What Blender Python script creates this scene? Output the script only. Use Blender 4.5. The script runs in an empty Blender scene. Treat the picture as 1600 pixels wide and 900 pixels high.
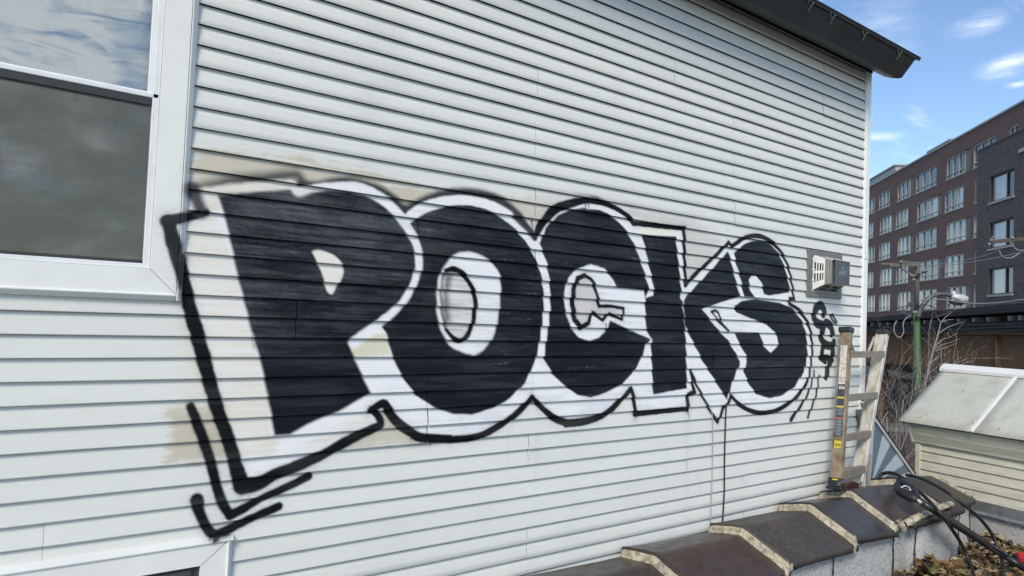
import bpy, math, random
import numpy as np
from mathutils import Vector, Matrix
rad = math.radians
random.seed(7); rng = np.random.default_rng(7)
S = bpy.context.scene
COL = S.collection

# ------------------------------------------------------------------ camera
F, YAW, PITCH, ROLL, DIST = 1130.0, 0.6531, 0.0385, -0.0401, 3.7321
CAM = np.array([0, -DIST, 5.5]); ZL0 = 5.5 + 1.1602; EXPO = 0.1016
fw = np.array([math.sin(YAW)*math.cos(PITCH), math.cos(YAW)*math.cos(PITCH), math.sin(PITCH)])
_r = np.array([math.cos(YAW), -math.sin(YAW), 0]); _d = np.cross(fw, _r)
RT = _r*math.cos(ROLL) + _d*math.sin(ROLL); DN = -_r*math.sin(ROLL) + _d*math.cos(ROLL)
cd = bpy.data.cameras.new('camera'); co = bpy.data.objects.new('camera', cd); COL.objects.link(co)
cd.sensor_width = 36; cd.lens = 36*F/1600; cd.clip_start = 0.05; cd.clip_end = 3000
m = Matrix([[RT[0], -DN[0], -fw[0], CAM[0]], [RT[1], -DN[1], -fw[1], CAM[1]], [RT[2], -DN[2], -fw[2], CAM[2]], [0, 0, 0, 1]])
co.matrix_world = m; S.camera = co

def ray(x, y): return (x-800)/F*RT + (y-450)/F*DN + fw
def onY(x, y, Y=0.0): v = ray(x, y); return CAM + v*(Y-CAM[1])/v[1]
def onX(x, y, X): v = ray(x, y); return CAM + v*(X-CAM[0])/v[0]
def onZ(x, y, Z): v = ray(x, y); return CAM + v*(Z-CAM[2])/v[2]
def atd(x, y, t): return CAM + ray(x, y)*t
def onP(n, p0, x, y): v = ray(x, y); n = np.array(n); return CAM + v*(n @ (np.array(p0)-CAM))/(n @ v)

# ------------------------------------------------------------------ sky, sun, exposure
SUN_AZ, SUN_EL = rad(232), rad(42)          # azimuth from +Y towards +X
W = bpy.data.worlds.new('World'); S.world = W; W.use_nodes = True
nt = W.node_tree; N = nt.nodes; L = nt.links; N.clear()
def nd(t, **k):
    n = N.new(t)
    for a, b in k.items(): setattr(n, a, b)
    return n
sky = nd('ShaderNodeTexSky', sky_type='NISHITA'); sky.sun_disc = False
sky.sun_elevation = SUN_EL; sky.sun_rotation = SUN_AZ; sky.altitude = 200; sky.dust_density = 0.15; sky.ozone_density = 3.2; sky.air_density = 1.0
tc = nd('ShaderNodeTexCoord'); sep = nd('ShaderNodeSeparateXYZ'); L.new(tc.outputs['Generated'], sep.inputs[0])
za = nd('ShaderNodeMath', operation='MAXIMUM'); za.inputs[1].default_value = 0.0; L.new(sep.outputs[2], za.inputs[0])
zb = nd('ShaderNodeMath', operation='ADD'); zb.inputs[1].default_value = 0.12; L.new(za.outputs[0], zb.inputs[0])
dx = nd('ShaderNodeMath', operation='DIVIDE'); L.new(sep.outputs[0], dx.inputs[0]); L.new(zb.outputs[0], dx.inputs[1])
dy = nd('ShaderNodeMath', operation='DIVIDE'); L.new(sep.outputs[1], dy.inputs[0]); L.new(zb.outputs[0], dy.inputs[1])
cmb = nd('ShaderNodeCombineXYZ'); L.new(dx.outputs[0], cmb.inputs[0]); L.new(dy.outputs[0], cmb.inputs[1])
mp = nd('ShaderNodeMapping'); mp.inputs['Location'].default_value = (7.3, 4.1, 0); mp.inputs['Rotation'].default_value = (0, 0, rad(25)); mp.inputs['Scale'].default_value = (0.55, 1.7, 1)
L.new(cmb.outputs[0], mp.inputs[0])
nz = nd('ShaderNodeTexNoise'); nz.inputs['Scale'].default_value = 1.3; nz.inputs['Detail'].default_value = 9; nz.inputs['Roughness'].default_value = 0.58; nz.inputs['Distortion'].default_value = 0.25
L.new(mp.outputs[0], nz.inputs['Vector'])
cr = nd('ShaderNodeValToRGB'); cr.color_ramp.elements[0].position = 0.53; cr.color_ramp.elements[1].position = 0.80
cr.color_ramp.elements[1].color = (0.9, 0.9, 0.9, 1)
L.new(nz.outputs[0], cr.inputs[0])
# a few separate wind-drawn wisps
acc = cr.outputs[0]
def wisp(x0, y0, x1, y1, wd, amt, mirror=False):
    global acc
    a, b = ray(x0, y0), ray(x1, y1)
    if mirror: a[1] *= -1; b[1] *= -1          # cloud bank seen mirrored in the window glass
    a /= np.linalg.norm(a); b /= np.linalg.norm(b); c = (a+b)/2; c /= np.linalg.norm(c); t = b-a; ln = np.linalg.norm(t)/2; t /= np.linalg.norm(t); s_ = np.cross(c, t)
    out = []
    for v, w_ in ((t, ln), (s_, wd)):
        sb_ = nd('ShaderNodeVectorMath', operation='SUBTRACT'); L.new(tc.outputs['Generated'], sb_.inputs[0]); sb_.inputs[1].default_value = tuple(c)
        dt = nd('ShaderNodeVectorMath', operation='DOT_PRODUCT'); L.new(sb_.outputs[0], dt.inputs[0]); dt.inputs[1].default_value = tuple(v)
        sc = nd('ShaderNodeMath', operation='MULTIPLY_ADD'); L.new(nz2.outputs[0], sc.inputs[0]); sc.inputs[1].default_value = w_*1.5; L.new(dt.outputs['Value'], sc.inputs[2])
        s2 = nd('ShaderNodeMath', operation='SUBTRACT'); L.new(sc.outputs[0], s2.inputs[0]); s2.inputs[1].default_value = w_*0.75
        ab = nd('ShaderNodeMath', operation='ABSOLUTE'); L.new(s2.outputs[0], ab.inputs[0])
        mr_ = nd('ShaderNodeMapRange', interpolation_type='SMOOTHSTEP'); L.new(ab.outputs[0], mr_.inputs[0]); mr_.inputs[1].default_value = 0; mr_.inputs[2].default_value = w_; mr_.inputs[3].default_value = 1; mr_.inputs[4].default_value = 0; out.append(mr_.outputs[0])
    m0 = nd('ShaderNodeMath', operation='MULTIPLY'); L.new(out[0], m0.inputs[0]); L.new(out[1], m0.inputs[1])
    m1 = nd('ShaderNodeMath', operation='MULTIPLY'); L.new(m0.outputs[0], m1.inputs[0]); L.new(stk.outputs[0], m1.inputs[1])
    m2 = nd('ShaderNodeMath', operation='MULTIPLY_ADD', use_clamp=True); L.new(m1.outputs[0], m2.inputs[0]); m2.inputs[1].default_value = amt; L.new(acc, m2.inputs[2]); acc = m2.outputs[0]
nz2 = nd('ShaderNodeTexNoise'); nz2.inputs['Scale'].default_value = 13; nz2.inputs['Detail'].default_value = 8; nz2.inputs['Roughness'].default_value = 0.62; L.new(tc.outputs['Generated'], nz2.inputs['Vector'])
mp3 = nd('ShaderNodeMapping'); mp3.inputs['Scale'].default_value = (9, 9, 60); mp3.inputs['Rotation'].default_value = (0.25, 0.1, 0); L.new(tc.outputs['Generated'], mp3.inputs[0])
nz3 = nd('ShaderNodeTexNoise'); nz3.inputs['Scale'].default_value = 1.0; nz3.inputs['Detail'].default_value = 7; nz3.inputs['Roughness'].default_value = 0.65; nz3.inputs['Distortion'].default_value = 0.6; L.new(mp3.outputs[0], nz3.inputs['Vector'])
stk = nd('ShaderNodeMapRange'); L.new(nz3.outputs[0], stk.inputs[0]); stk.inputs[1].default_value = 0.32; stk.inputs[2].default_value = 0.62
wisp(1500, 124, 1665, 82, 0.019, 0.62); wisp(1325, 219, 1424, 209, 0.007, 0.42); wisp(1470, 62, 1600, 12, 0.016, 0.40); wisp(1562, 136, 1625, 129, 0.005, 0.7); wisp(1300, 90, 1470, 5, 0.05, 0.28)
wisp(-500, 70, 400, 150, 0.15, 1.8, True); wisp(-400, 250, 430, 300, 0.08, 1.0, True); wisp(-500, 390, 400, 400, 0.05, 1.3, True); wisp(-550, -80, 250, 0, 0.12, 1.6, True)
mx = nd('ShaderNodeMix', data_type='RGBA'); L.new(acc, mx.inputs[0]); L.new(sky.outputs[0], mx.inputs[6]); mx.inputs[7].default_value = (8.2, 8.6, 9.0, 1)
bg = nd('ShaderNodeBackground'); bg.inputs['Strength'].default_value = 0.125
L.new(mx.outputs[2], bg.inputs[0]); wo = nd('ShaderNodeOutputWorld'); L.new(bg.outputs[0], wo.inputs[0])

sl = bpy.data.lights.new('sun', 'SUN'); sl.energy = 2.35; sl.angle = rad(18); sl.color = (1, 0.905, 0.775)
so = bpy.data.objects.new('sun', sl); COL.objects.link(so)
sd = Vector((math.sin(SUN_AZ)*math.cos(SUN_EL), math.cos(SUN_AZ)*math.cos(SUN_EL), math.sin(SUN_EL)))
so.rotation_euler = sd.to_track_quat('Z', 'Y').to_euler(); so.location = (0, -20, 30)
S.view_settings.view_transform = 'Standard'; S.view_settings.look = 'None'; S.view_settings.gamma = 1
S.view_settings.use_curve_mapping = False; S.view_settings.exposure = 0.52
S.render.engine = 'CYCLES'; S.cycles.max_bounces = 8; S.cycles.transparent_max_bounces = 12

# ------------------------------------------------------------------ materials
MATS = {}
def mat(name, col=(0.5, 0.5, 0.5), rough=0.6, metal=0.0, var=0.12, scale=8.0, stretch=(1, 1, 1), bump=0.0, bscale=60.0, attr=None,
        dirt=None, dirt_amt=0.0, dscale=3.0, spec=0.5, speck=None, speck_amt=0.0, sscale=200.0, objvar=0.0):
    if name in MATS: return MATS[name]
    M = bpy.data.materials.new(name); M.use_nodes = True; t = M.node_tree; n = t.nodes; l = t.links
    b = n['Principled BSDF']; b.inputs['Roughness'].default_value = rough; b.inputs['Metallic'].default_value = metal
    b.inputs['Specular IOR Level'].default_value = spec
    tcn = n.new('ShaderNodeTexCoord'); mpn = n.new('ShaderNodeMapping'); mpn.inputs['Scale'].default_value = stretch; l.new(tcn.outputs['Object'], mpn.inputs[0])
    if objvar:
        oi = n.new('ShaderNodeObjectInfo'); ml = n.new('ShaderNodeMath'); ml.operation = 'MULTIPLY'; ml.inputs[1].default_value = 37.0; l.new(oi.outputs['Random'], ml.inputs[0])
        cb = n.new('ShaderNodeCombineXYZ'); l.new(ml.outputs[0], cb.inputs[0]); l.new(ml.outputs[0], cb.inputs[2]); l.new(cb.outputs[0], mpn.inputs['Location'])
    if attr:
        a = n.new('ShaderNodeAttribute'); a.attribute_name = attr; cur = a.outputs['Color']
    else:
        rgb = n.new('ShaderNodeRGB'); rgb.outputs[0].default_value = (*col, 1); cur = rgb.outputs[0]
    no = n.new('ShaderNodeTexNoise'); no.inputs['Scale'].default_value = scale; no.inputs['Detail'].default_value = 6; no.inputs['Roughness'].default_value = 0.6; l.new(mpn.outputs[0], no.inputs['Vector'])
    mr = n.new('ShaderNodeMapRange'); mr.inputs[1].default_value = 0.25; mr.inputs[2].default_value = 0.75; mr.inputs[3].default_value = 1-var; mr.inputs[4].default_value = 1+var; l.new(no.outputs[0], mr.inputs[0])
    mu = n.new('ShaderNodeMix'); mu.data_type = 'RGBA'; mu.blend_type = 'MULTIPLY'; mu.inputs[0].default_value = 1; l.new(cur, mu.inputs[6]); l.new(mr.outputs[0], mu.inputs[7]); cur = mu.outputs[2]
    if objvar:
        m2 = n.new('ShaderNodeMapRange'); m2.inputs[3].default_value = 1-objvar; m2.inputs[4].default_value = 1+objvar; l.new(oi.outputs['Random'], m2.inputs[0])
        mu = n.new('ShaderNodeMix'); mu.data_type = 'RGBA'; mu.blend_type = 'MULTIPLY'; mu.inputs[0].default_value = 1; l.new(cur, mu.inputs[6]); l.new(m2.outputs[0], mu.inputs[7]); cur = mu.outputs[2]
    if dirt:
        dn = n.new('ShaderNodeTexNoise'); dn.inputs['Scale'].default_value = dscale; dn.inputs['Detail'].default_value = 8; dn.inputs['Roughness'].default_value = 0.7; l.new(mpn.outputs[0], dn.inputs['Vector'])
        dr = n.new('ShaderNodeMapRange'); dr.inputs[1].default_value = 0.48; dr.inputs[2].default_value = 0.68; dr.inputs[4].default_value = dirt_amt; l.new(dn.outputs[0], dr.inputs[0])
        mm = n.new('ShaderNodeMix'); mm.data_type = 'RGBA'; l.new(dr.outputs[0], mm.inputs[0]); l.new(cur, mm.inputs[6]); mm.inputs[7].default_value = (*dirt, 1); cur = mm.outputs[2]
    if speck:
        sn = n.new('ShaderNodeTexNoise'); sn.inputs['Scale'].default_value = sscale; sn.inputs['Detail'].default_value = 3; l.new(mpn.outputs[0], sn.inputs['Vector'])
        sr = n.new('ShaderNodeMapRange'); sr.inputs[1].default_value = 0.54; sr.inputs[2].default_value = 0.64; sr.inputs[4].default_value = speck_amt; l.new(sn.outputs[0], sr.inputs[0])
        mm = n.new('ShaderNodeMix'); mm.data_type = 'RGBA'; l.new(sr.outputs[0], mm.inputs[0]); l.new(cur, mm.inputs[6]); mm.inputs[7].default_value = (*speck, 1); cur = mm.outputs[2]
    l.new(cur, b.inputs['Base Color'])
    r2 = n.new('ShaderNodeMapRange'); r2.inputs[1].default_value = 0.3; r2.inputs[2].default_value = 0.7; r2.inputs[3].default_value = max(0.02, rough-0.1); r2.inputs[4].default_value = min(1, rough+0.1); l.new(no.outputs[0], r2.inputs[0]); l.new(r2.outputs[0], b.inputs['Roughness'])
    if bump:
        bn = n.new('ShaderNodeTexNoise'); bn.inputs['Scale'].default_value = bscale; bn.inputs['Detail'].default_value = 5; l.new(mpn.outputs[0], bn.inputs['Vector'])
        bu = n.new('ShaderNodeBump'); bu.inputs['Strength'].default_value = bump; bu.inputs['Distance'].default_value = 0.01; l.new(bn.outputs[0], bu.inputs['Height']); l.new(bu.outputs[0], b.inputs['Normal'])
    MATS[name] = M; return M

def glass_mat(name, tint=(0.9, 0.95, 0.95), refl=1.0, rough=0.0):
    M = bpy.data.materials.new(name); M.use_nodes = True; t = M.node_tree; n = t.nodes; l = t.links; n.clear()
    o = n.new('ShaderNodeOutputMaterial'); fr = n.new('ShaderNodeFresnel'); fr.inputs[0].default_value = 1.6
    ml = n.new('ShaderNodeMath'); ml.operation = 'MULTIPLY_ADD'; ml.inputs[1].default_value = refl; ml.inputs[2].default_value = 0.16; ml.use_clamp = True; l.new(fr.outputs[0], ml.inputs[0])
    tr = n.new('ShaderNodeBsdfTransparent'); tr.inputs[0].default_value = (*tint, 1); gl = n.new('ShaderNodeBsdfGlossy'); gl.inputs['Roughness'].default_value = rough
    tcn = n.new('ShaderNodeTexCoord'); no = n.new('ShaderNodeTexNoise'); no.inputs['Scale'].default_value = 2.2; l.new(tcn.outputs['Object'], no.inputs['Vector'])
    bu = n.new('ShaderNodeBump'); bu.inputs['Strength'].default_value = 0.022; bu.inputs['Distance'].default_value = 0.05; l.new(no.outputs[0], bu.inputs['Height']); l.new(bu.outputs[0], gl.inputs['Normal'])
    mi = n.new('ShaderNodeMixShader'); l.new(ml.outputs[0], mi.inputs[0]); l.new(tr.outputs[0], mi.inputs[1]); l.new(gl.outputs[0], mi.inputs[2]); l.new(mi.outputs[0], o.inputs[0])
    MATS[name] = M; return M

# ------------------------------------------------------------------ mesh helpers
class MB:
    def __init__(s): s.v = []; s.f = []
    def box(s, a, b):
        x0, y0, z0 = a; x1, y1, z1 = b; i = len(s.v)
        s.v += [(x0, y0, z0), (x1, y0, z0), (x1, y1, z0), (x0, y1, z0), (x0, y0, z1), (x1, y0, z1), (x1, y1, z1), (x0, y1, z1)]
        s.f += [tuple(i+k for k in q) for q in ((0, 3, 2, 1), (4, 5, 6, 7), (0, 1, 5, 4), (1, 2, 6, 5), (2, 3, 7, 6), (3, 0, 4, 7))]; return s
    def obox(s, o, a, b, c):                     # corner + three edge vectors
        o, a, b, c = map(np.array, (o, a, b, c)); i = len(s.v)
        for p in (o, o+a, o+a+b, o+b, o+c, o+a+c, o+a+b+c, o+b+c): s.v.append(tuple(p))
        s.f += [tuple(i+k for k in q) for q in ((0, 3, 2, 1), (4, 5, 6, 7), (0, 1, 5, 4), (1, 2, 6, 5), (2, 3, 7, 6), (3, 0, 4, 7))]; return s
    def bar(s, p, q, w, h, up=(0, 0, 1)):        # rectangular bar from p to q
        p, q = np.array(p, float), np.array(q, float); d = q-p; ln = np.linalg.norm(d); d /= ln; u = np.array(up, float)
        sx = np.cross(d, u); sx /= np.linalg.norm(sx); uy = np.cross(sx, d)
        return s.obox(p - sx*w/2 - uy*h/2, sx*w, d*ln, uy*h)
    def tube(s, path, r, n=8, cap=True):
        P = [np.array(p, float) for p in path]; R = r if hasattr(r, '__len__') else [r]*len(P); base = len(s.v); ref = np.array([0.31, 0.17, 0.93])
        for k, p in enumerate(P):
            t = P[min(k+1, len(P)-1)] - P[max(k-1, 0)]; t = t/(np.linalg.norm(t)+1e-9)
            a = np.cross(t, ref); a /= (np.linalg.norm(a)+1e-9); b = np.cross(t, a)
            for j in range(n):
                an = 2*math.pi*j/n; s.v.append(tuple(p + (a*math.cos(an)+b*math.sin(an))*R[k]))
        for k in range(len(P)-1):
            for j in range(n):
                q = base+k*n; s.f.append((q+j, q+(j+1) % n, q+n+(j+1) % n, q+n+j))
        if cap:
            s.f.append(tuple(base+j for j in reversed(range(n)))); s.f.append(tuple(base+(len(P)-1)*n+j for j in range(n)))
        return s
    def prism(s, poly, ax):                      # polygon (3d points) swept by vector ax
        i = len(s.v); n = len(poly); ax = np.array(ax, float)
        for p in poly: s.v.append(tuple(np.array(p, float)))
        for p in poly: s.v.append(tuple(np.array(p, float)+ax))
        s.f.append(tuple(range(i, i+n))); s.f.append(tuple(i+n+k for k in reversed(range(n))))
        for k in range(n): k2 = (k+1) % n; s.f.append((i+k, i+n+k, i+n+k2, i+k2))
        return s
    def grid(s, rows):                           # list of rows of points
        i = len(s.v); n = len(rows[0])
        for r in rows: s.v += [tuple(p) for p in r]
        for a in range(len(rows)-1):
            for b in range(n-1): q = i+a*n+b; s.f.append((q, q+1, q+n+1, q+n))
        return s
    def build(s, name, material, parent=None, smooth=False, bevel=0.0, cols=None):
        me = bpy.data.meshes.new(name); me.from_pydata(s.v, [], s.f); me.update()
        import bmesh
        bm = bmesh.new(); bm.from_mesh(me); bmesh.ops.recalc_face_normals(bm, faces=bm.faces); bm.to_mesh(me); bm.free()
        if smooth: me.polygons.foreach_set('use_smooth', [True]*len(me.polygons))
        o = bpy.data.objects.new(name, me); COL.objects.link(o); o.data.materials.append(material)
        if cols is not None:
            a = me.color_attributes.new('paint', 'FLOAT_COLOR', 'POINT'); a.data.foreach_set('color', np.asarray(cols, np.float32).ravel())
        if bevel:
            bv = o.modifiers.new('bevel', 'BEVEL'); bv.width = bevel; bv.segments = 2; bv.limit_method = 'ANGLE'
        if parent: o.parent = parent; o.matrix_parent_inverse = parent.matrix_world.inverted() if parent.type == 'EMPTY' else Matrix.Identity(4)
        return o
def empty(name, loc):
    o = bpy.data.objects.new(name, None); COL.objects.link(o); o.location = loc; o.matrix_world = Matrix.Translation(Vector([float(c) for c in loc])); o.empty_display_size = 0.2; return o
def tag(o, label=None, cat=None, group=None, kind=None):
    for k, v in (('label', label), ('category', cat), ('group', group), ('kind', kind)):
        if v: o[k] = v
    return o
def lerp(a, b, t): return a+(b-a)*t
def spline(pts, n=8):
    P = [np.array(p, float) for p in pts]; P = [2*P[0]-P[1]]+P+[2*P[-1]-P[-2]]; out = []
    for i in range(1, len(P)-2):
        for k in range(n):
            t = k/n; a, b, c, d = P[i-1:i+3]
            out.append(0.5*((2*b)+(-a+c)*t+(2*a-5*b+4*c-d)*t*t+(-a+3*b-3*c+d)*t**3))
    out.append(P[-2]); return out

# ------------------------------------------------------------------ numeric noise
def vnoise(x, y, seed=0):
    x = np.asarray(x, float); y = np.asarray(y, float)
    xi = np.floor(x).astype(np.int64); yi = np.floor(y).astype(np.int64); fx = x-xi; fy = y-yi; fx = fx*fx*(3-2*fx); fy = fy*fy*(3-2*fy)
    def h(a, b):
        n = (a*374761393 + b*668265263 + seed*974711) & 0x7fffffff; n = ((n ^ (n >> 13))*1274126177) & 0x7fffffff; return ((n ^ (n >> 16)) & 0xffff)/65535.0
    return (h(xi, yi)*(1-fx)+h(xi+1, yi)*fx)*(1-fy)+(h(xi, yi+1)*(1-fx)+h(xi+1, yi+1)*fx)*fy
def fbm(x, y, seed=0, o=4):
    s = 0; a = 0.5
    for k in range(o): s = s+a*vnoise(x*2**k, y*2**k, seed+k); a *= 0.5
    return s/(1-0.5**o)

# ================================================================== the graffiti, as paint colour in wall metres
def crop(ox, oy, s):
    return lambda pts: [tuple(onY(ox+x/s, oy+y/s)[[0, 2]]) for x, y in pts]
A = crop(240, 220, 2.648); B = crop(240, 520, 2.648); C = crop(560, 280, 2.045); D = crop(800, 280, 2.143); E = crop(1000, 340, 2.5); PX = crop(0, 0, 1)
def seg_d(P, a, b):
    ab = b-a; t = np.clip(((P-a) @ ab)/(ab @ ab+1e-12), 0, 1); return np.hypot(*(P-a-t[:, None]*ab).T)
def sd_poly(P, V):
    V = np.array(V); d = np.full(len(P), 9.0); ins = np.zeros(len(P), bool); n = len(V)
    for i in range(n):
        a, b = V[i], V[(i+1) % n]; d = np.minimum(d, seg_d(P, a, b))
        if a[1] != b[1]:
            c = ((a[1] > P[:, 1]) != (b[1] > P[:, 1])) & (P[:, 0] < (b[0]-a[0])*(P[:, 1]-a[1])/(b[1]-a[1])+a[0]); ins ^= c
    return np.where(ins, -d, d)
def sd_line(P, V, w):
    V = np.array(V); d = np.full(len(P), 9.0)
    ws = w if hasattr(w, '__len__') else [w]*len(V)
    for i in range(len(V)-1):
        a, b = V[i], V[i+1]; ab = b-a; t = np.clip(((P-a) @ ab)/(ab @ ab+1e-12), 0, 1)
        d = np.minimum(d, np.hypot(*(P-a-t[:, None]*ab).T)-lerp(ws[i], ws[i+1], t))
    return d
def curve(V, n=5): return [tuple(p) for p in spline(V, n)]
WHITE = (0.79, 0.80, 0.795); CREAM = (0.70, 0.66, 0.54); BEIGE = (0.52, 0.47, 0.36); INK = (0.006, 0.007, 0.010); LINE = (0.004, 0.0045, 0.005); SMOKE = (0.035, 0.036, 0.042)
SH = []   # (kind, points, width, colour, softness, opacity, edge noise)
def fill(V, col, soft=0.008, op=1.0, en=0.004, rag=0): SH.append(('p', V, 0, col, soft, op, en, rag))
def line(V, w, col=LINE, soft=0.006, op=1.0, en=0.003, sm=True):
    if sm and len(V) > 2:
        if hasattr(w, '__len__'): w = list(np.interp(np.linspace(0, len(V)-1, (len(V)-1)*5+1), range(len(V)), w))
        V = curve(V)
    SH.append(('l', V, w, col, soft, op, en, 0))
# old buff paint-over
fill(PX([(306, 236), (380, 240), (480, 256), (620, 285), (720, 302), (860, 318), (850, 352), (760, 330), (640, 350), (470, 300), (298, 330), (296, 262)]), BEIGE, 0.03, 0.9, 0.02, 1)
fill(PX([(380, 232), (500, 254), (640, 286), (640, 292), (500, 262)]), BEIGE, 0.02, 0.5, 0.02, 1)
fill(PX([(262, 640), (345, 632), (372, 722), (262, 722)]), BEIGE, 0.035, 0.95, 0.03, 1)
fill(PX([(272, 470), (305, 465), (330, 640), (290, 640)]), CREAM, 0.03, 0.55, 0.02, 1)
fill(PX([(430, 700), (600, 640), (660, 630), (690, 690), (560, 700)]), BEIGE, 0.03, 0.8, 0.02, 1)
fill(PX([(975, 316), (1075, 345), (1125, 375), (1095, 420), (1070, 440), (1055, 360), (985, 340)]), (0.56, 0.53, 0.49), 0.03, 0.75, 0.02, 1)
fill(PX([(820, 300), (870, 300), (890, 330), (845, 360), (815, 340)]), (0.60, 0.57, 0.53), 0.03, 0.6, 0.02, 1)
# dark overspray above the letters
line(A([(150, 215), (215, 200), (330, 172), (450, 158), (560, 142), (595, 145), (612, 172)]), [0.03, 0.034, 0.034, 0.030, 0.028, 0.026, 0.02], SMOKE, 0.034, 0.93)
line(A([(600, 180), (680, 182), (780, 170), (870, 185), (940, 215), (990, 250), (1035, 295)]), [0.02, 0.02, 0.03, 0.03, 0.035, 0.035, 0.03], SMOKE, 0.02, 0.97)
line(C([(120, 105), (160, 98), (205, 72), (280, 48), (360, 44), (430, 60), (480, 88), (520, 128), (548, 172)]), [0.03, 0.035, 0.03, 0.03, 0.03, 0.03, 0.028, 0.02, 0.012], SMOKE, 0.02, 0.98)
# whole white silhouette
fill(A([(140, 205), (215, 208), (330, 190), (480, 172), (570, 168), (600, 190), (680, 180), (780, 178), (870, 195), (950, 235), (1030, 300)]) + C([(150, 115), (200, 82), (280, 58), (360, 58), (430, 74), (490, 112), (552, 190), (575, 150)]) + D([(110, 140), (150, 108), (200, 85), (260, 76), (330, 95), (385, 135), (405, 152), (570, 165), (577, 350)]) + E([(200, 232), (270, 168), (340, 100), (352, 112), (410, 78), (470, 75), (530, 110), (570, 180), (590, 270), (592, 320), (640, 380), (662, 460), (665, 560), (650, 640), (600, 705), (540, 745), (470, 760), (400, 740), (352, 697), (325, 745), (297, 795), (240, 700), (200, 610)]) + D([(603, 640), (600, 712), (585, 765), (410, 783), (398, 705), (350, 750), (290, 795), (200, 815), (120, 785), (65, 730)]) + C([(500, 750), (430, 795), (360, 825), (240, 830), (160, 805), (75, 728), (45, 735)]) + B([(935, 365), (800, 445), (600, 545), (430, 620), (360, 630), (300, 440), (240, 240), (195, 90)]) + A([(165, 760), (120, 600)]), WHITE, 0.006, 1.0, 0.003)
fill(A([(140, 205), (215, 208), (330, 190), (480, 172), (560, 168), (575, 205), (290, 230), (250, 300), (310, 440), (360, 640), (400, 770), (425, 895)]) + B([(440, 120), (470, 260), (490, 420), (520, 430), (480, 520), (350, 520), (300, 440), (240, 240), (195, 90)]) + A([(165, 760), (130, 600)]), CREAM, 0.02, 0.85, 0.02, 2)
fill(B([(805, 45), (850, 15), (960, 0), (975, 90), (870, 100), (830, 100)]), (0.66, 0.62, 0.46), 0.012, 0.9, 0.006, 0)
fill(B([(560, 500), (700, 420), (900, 330), (880, 380), (700, 460)]), CREAM, 0.03, 0.7, 0.02, 2)
# P
fill(A([(262, 212), (350, 212), (440, 205), (520, 200), (568, 200), (585, 224), (602, 226), (650, 210), (720, 205), (800, 210), (870, 225), (930, 250), (1000, 312), (1040, 360), (1070, 410), (1085, 460), (1085, 520), (1070, 570), (1045, 620), (1015, 665), (980, 705), (930, 748), (880, 790), (810, 838)]) + B([(805, 45), (830, 110), (865, 185), (895, 250), (760, 325), (640, 375), (560, 420), (495, 425), (480, 320), (460, 220), (440, 120), (405, 0)]) + A([(415, 860), (395, 760), (370, 660), (340, 540), (320, 440), (290, 310), (270, 245)]), INK, 0.011, 1.0, 0.002, 3)
# O
fill(C([(150, 150), (190, 118), (240, 92), (300, 80), (360, 82), (420, 98), (465, 125), (505, 162), (540, 205), (562, 250), (580, 300), (588, 350), (590, 400), (585, 460), (577, 520), (565, 575), (530, 650), (480, 700), (430, 730), (360, 752), (300, 750), (240, 730), (180, 690), (135, 630), (105, 565), (85, 490), (70, 470), (120, 420), (155, 370), (178, 310), (185, 240), (170, 185)]), INK, 0.008, 1.0, 0.003, 3)
# C and K stem
fill(D([(88, 215), (110, 162), (150, 120), (200, 98), (245, 92), (290, 98), (345, 130), (385, 180), (412, 230), (432, 290), (448, 340), (458, 372), (440, 400), (445, 500), (460, 535), (445, 555), (430, 600), (400, 650), (360, 690), (310, 715), (260, 730), (215, 722), (170, 690), (130, 650), (103, 600), (110, 540), (120, 450), (122, 350), (112, 280)]), INK, 0.008, 1.0, 0.003, 3)
fill(D([(432, 186), (545, 192), (556, 300), (566, 400), (576, 490), (580, 560), (583, 700), (468, 720), (462, 560), (464, 535), (440, 505), (438, 400), (470, 388), (462, 330), (448, 260)]), INK, 0.008, 1.0, 0.003, 3)
line(C([(150, 130), (190, 100), (240, 80), (300, 68), (360, 70), (420, 86), (470, 115), (510, 150), (546, 195), (570, 240), (590, 295), (598, 345), (600, 400), (595, 460), (586, 520), (575, 580), (560, 620)]), [0.03, 0.032, 0.032, 0.03, 0.03, 0.033, 0.036, 0.036, 0.036, 0.033, 0.028, 0.026, 0.026, 0.026, 0.026, 0.028, 0.03], WHITE, 0.008, 1.0, 0.004)
line(A([(660, 190), (760, 186), (840, 192), (900, 215), (960, 255), (1010, 305), (1045, 355), (1075, 405), (1092, 460), (1094, 520), (1080, 570), (1058, 620), (1028, 665), (990, 705), (935, 750), (880, 795), (830, 832)]), [0.012, 0.02, 0.025, 0.028, 0.03, 0.03, 0.028, 0.026, 0.025, 0.024, 0.022, 0.02, 0.02, 0.022, 0.025, 0.03, 0.035], WHITE, 0.010, 0.97, 0.005)
line(A([(175, 212), (250, 205), (330, 197), (420, 190), (500, 184), (565, 182), (585, 205), (600, 218), (640, 205), (690, 196)]), [0.012, 0.02, 0.024, 0.024, 0.024, 0.02, 0.02, 0.018, 0.014, 0.012], (0.70, 0.68, 0.60), 0.016, 0.95, 0.006)
line(D([(86, 205), (104, 158), (140, 118), (185, 98), (240, 88)]), 0.014, WHITE, 0.01, 0.9, 0.004)
line(D([(245, 88), (290, 92), (340, 118), (385, 162), (418, 215), (440, 275), (455, 330), (464, 378)]), 0.026, WHITE, 0.008, 1.0, 0.004)
fill(D([(402, 152), (565, 168), (566, 192), (425, 182)]), (0.78, 0.76, 0.66), 0.008, 0.95, 0.004)
line(D([(560, 172), (564, 260), (570, 330), (568, 395)]), [0.022, 0.02, 0.022, 0.012], WHITE, 0.008, 1.0, 0.004)
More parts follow.
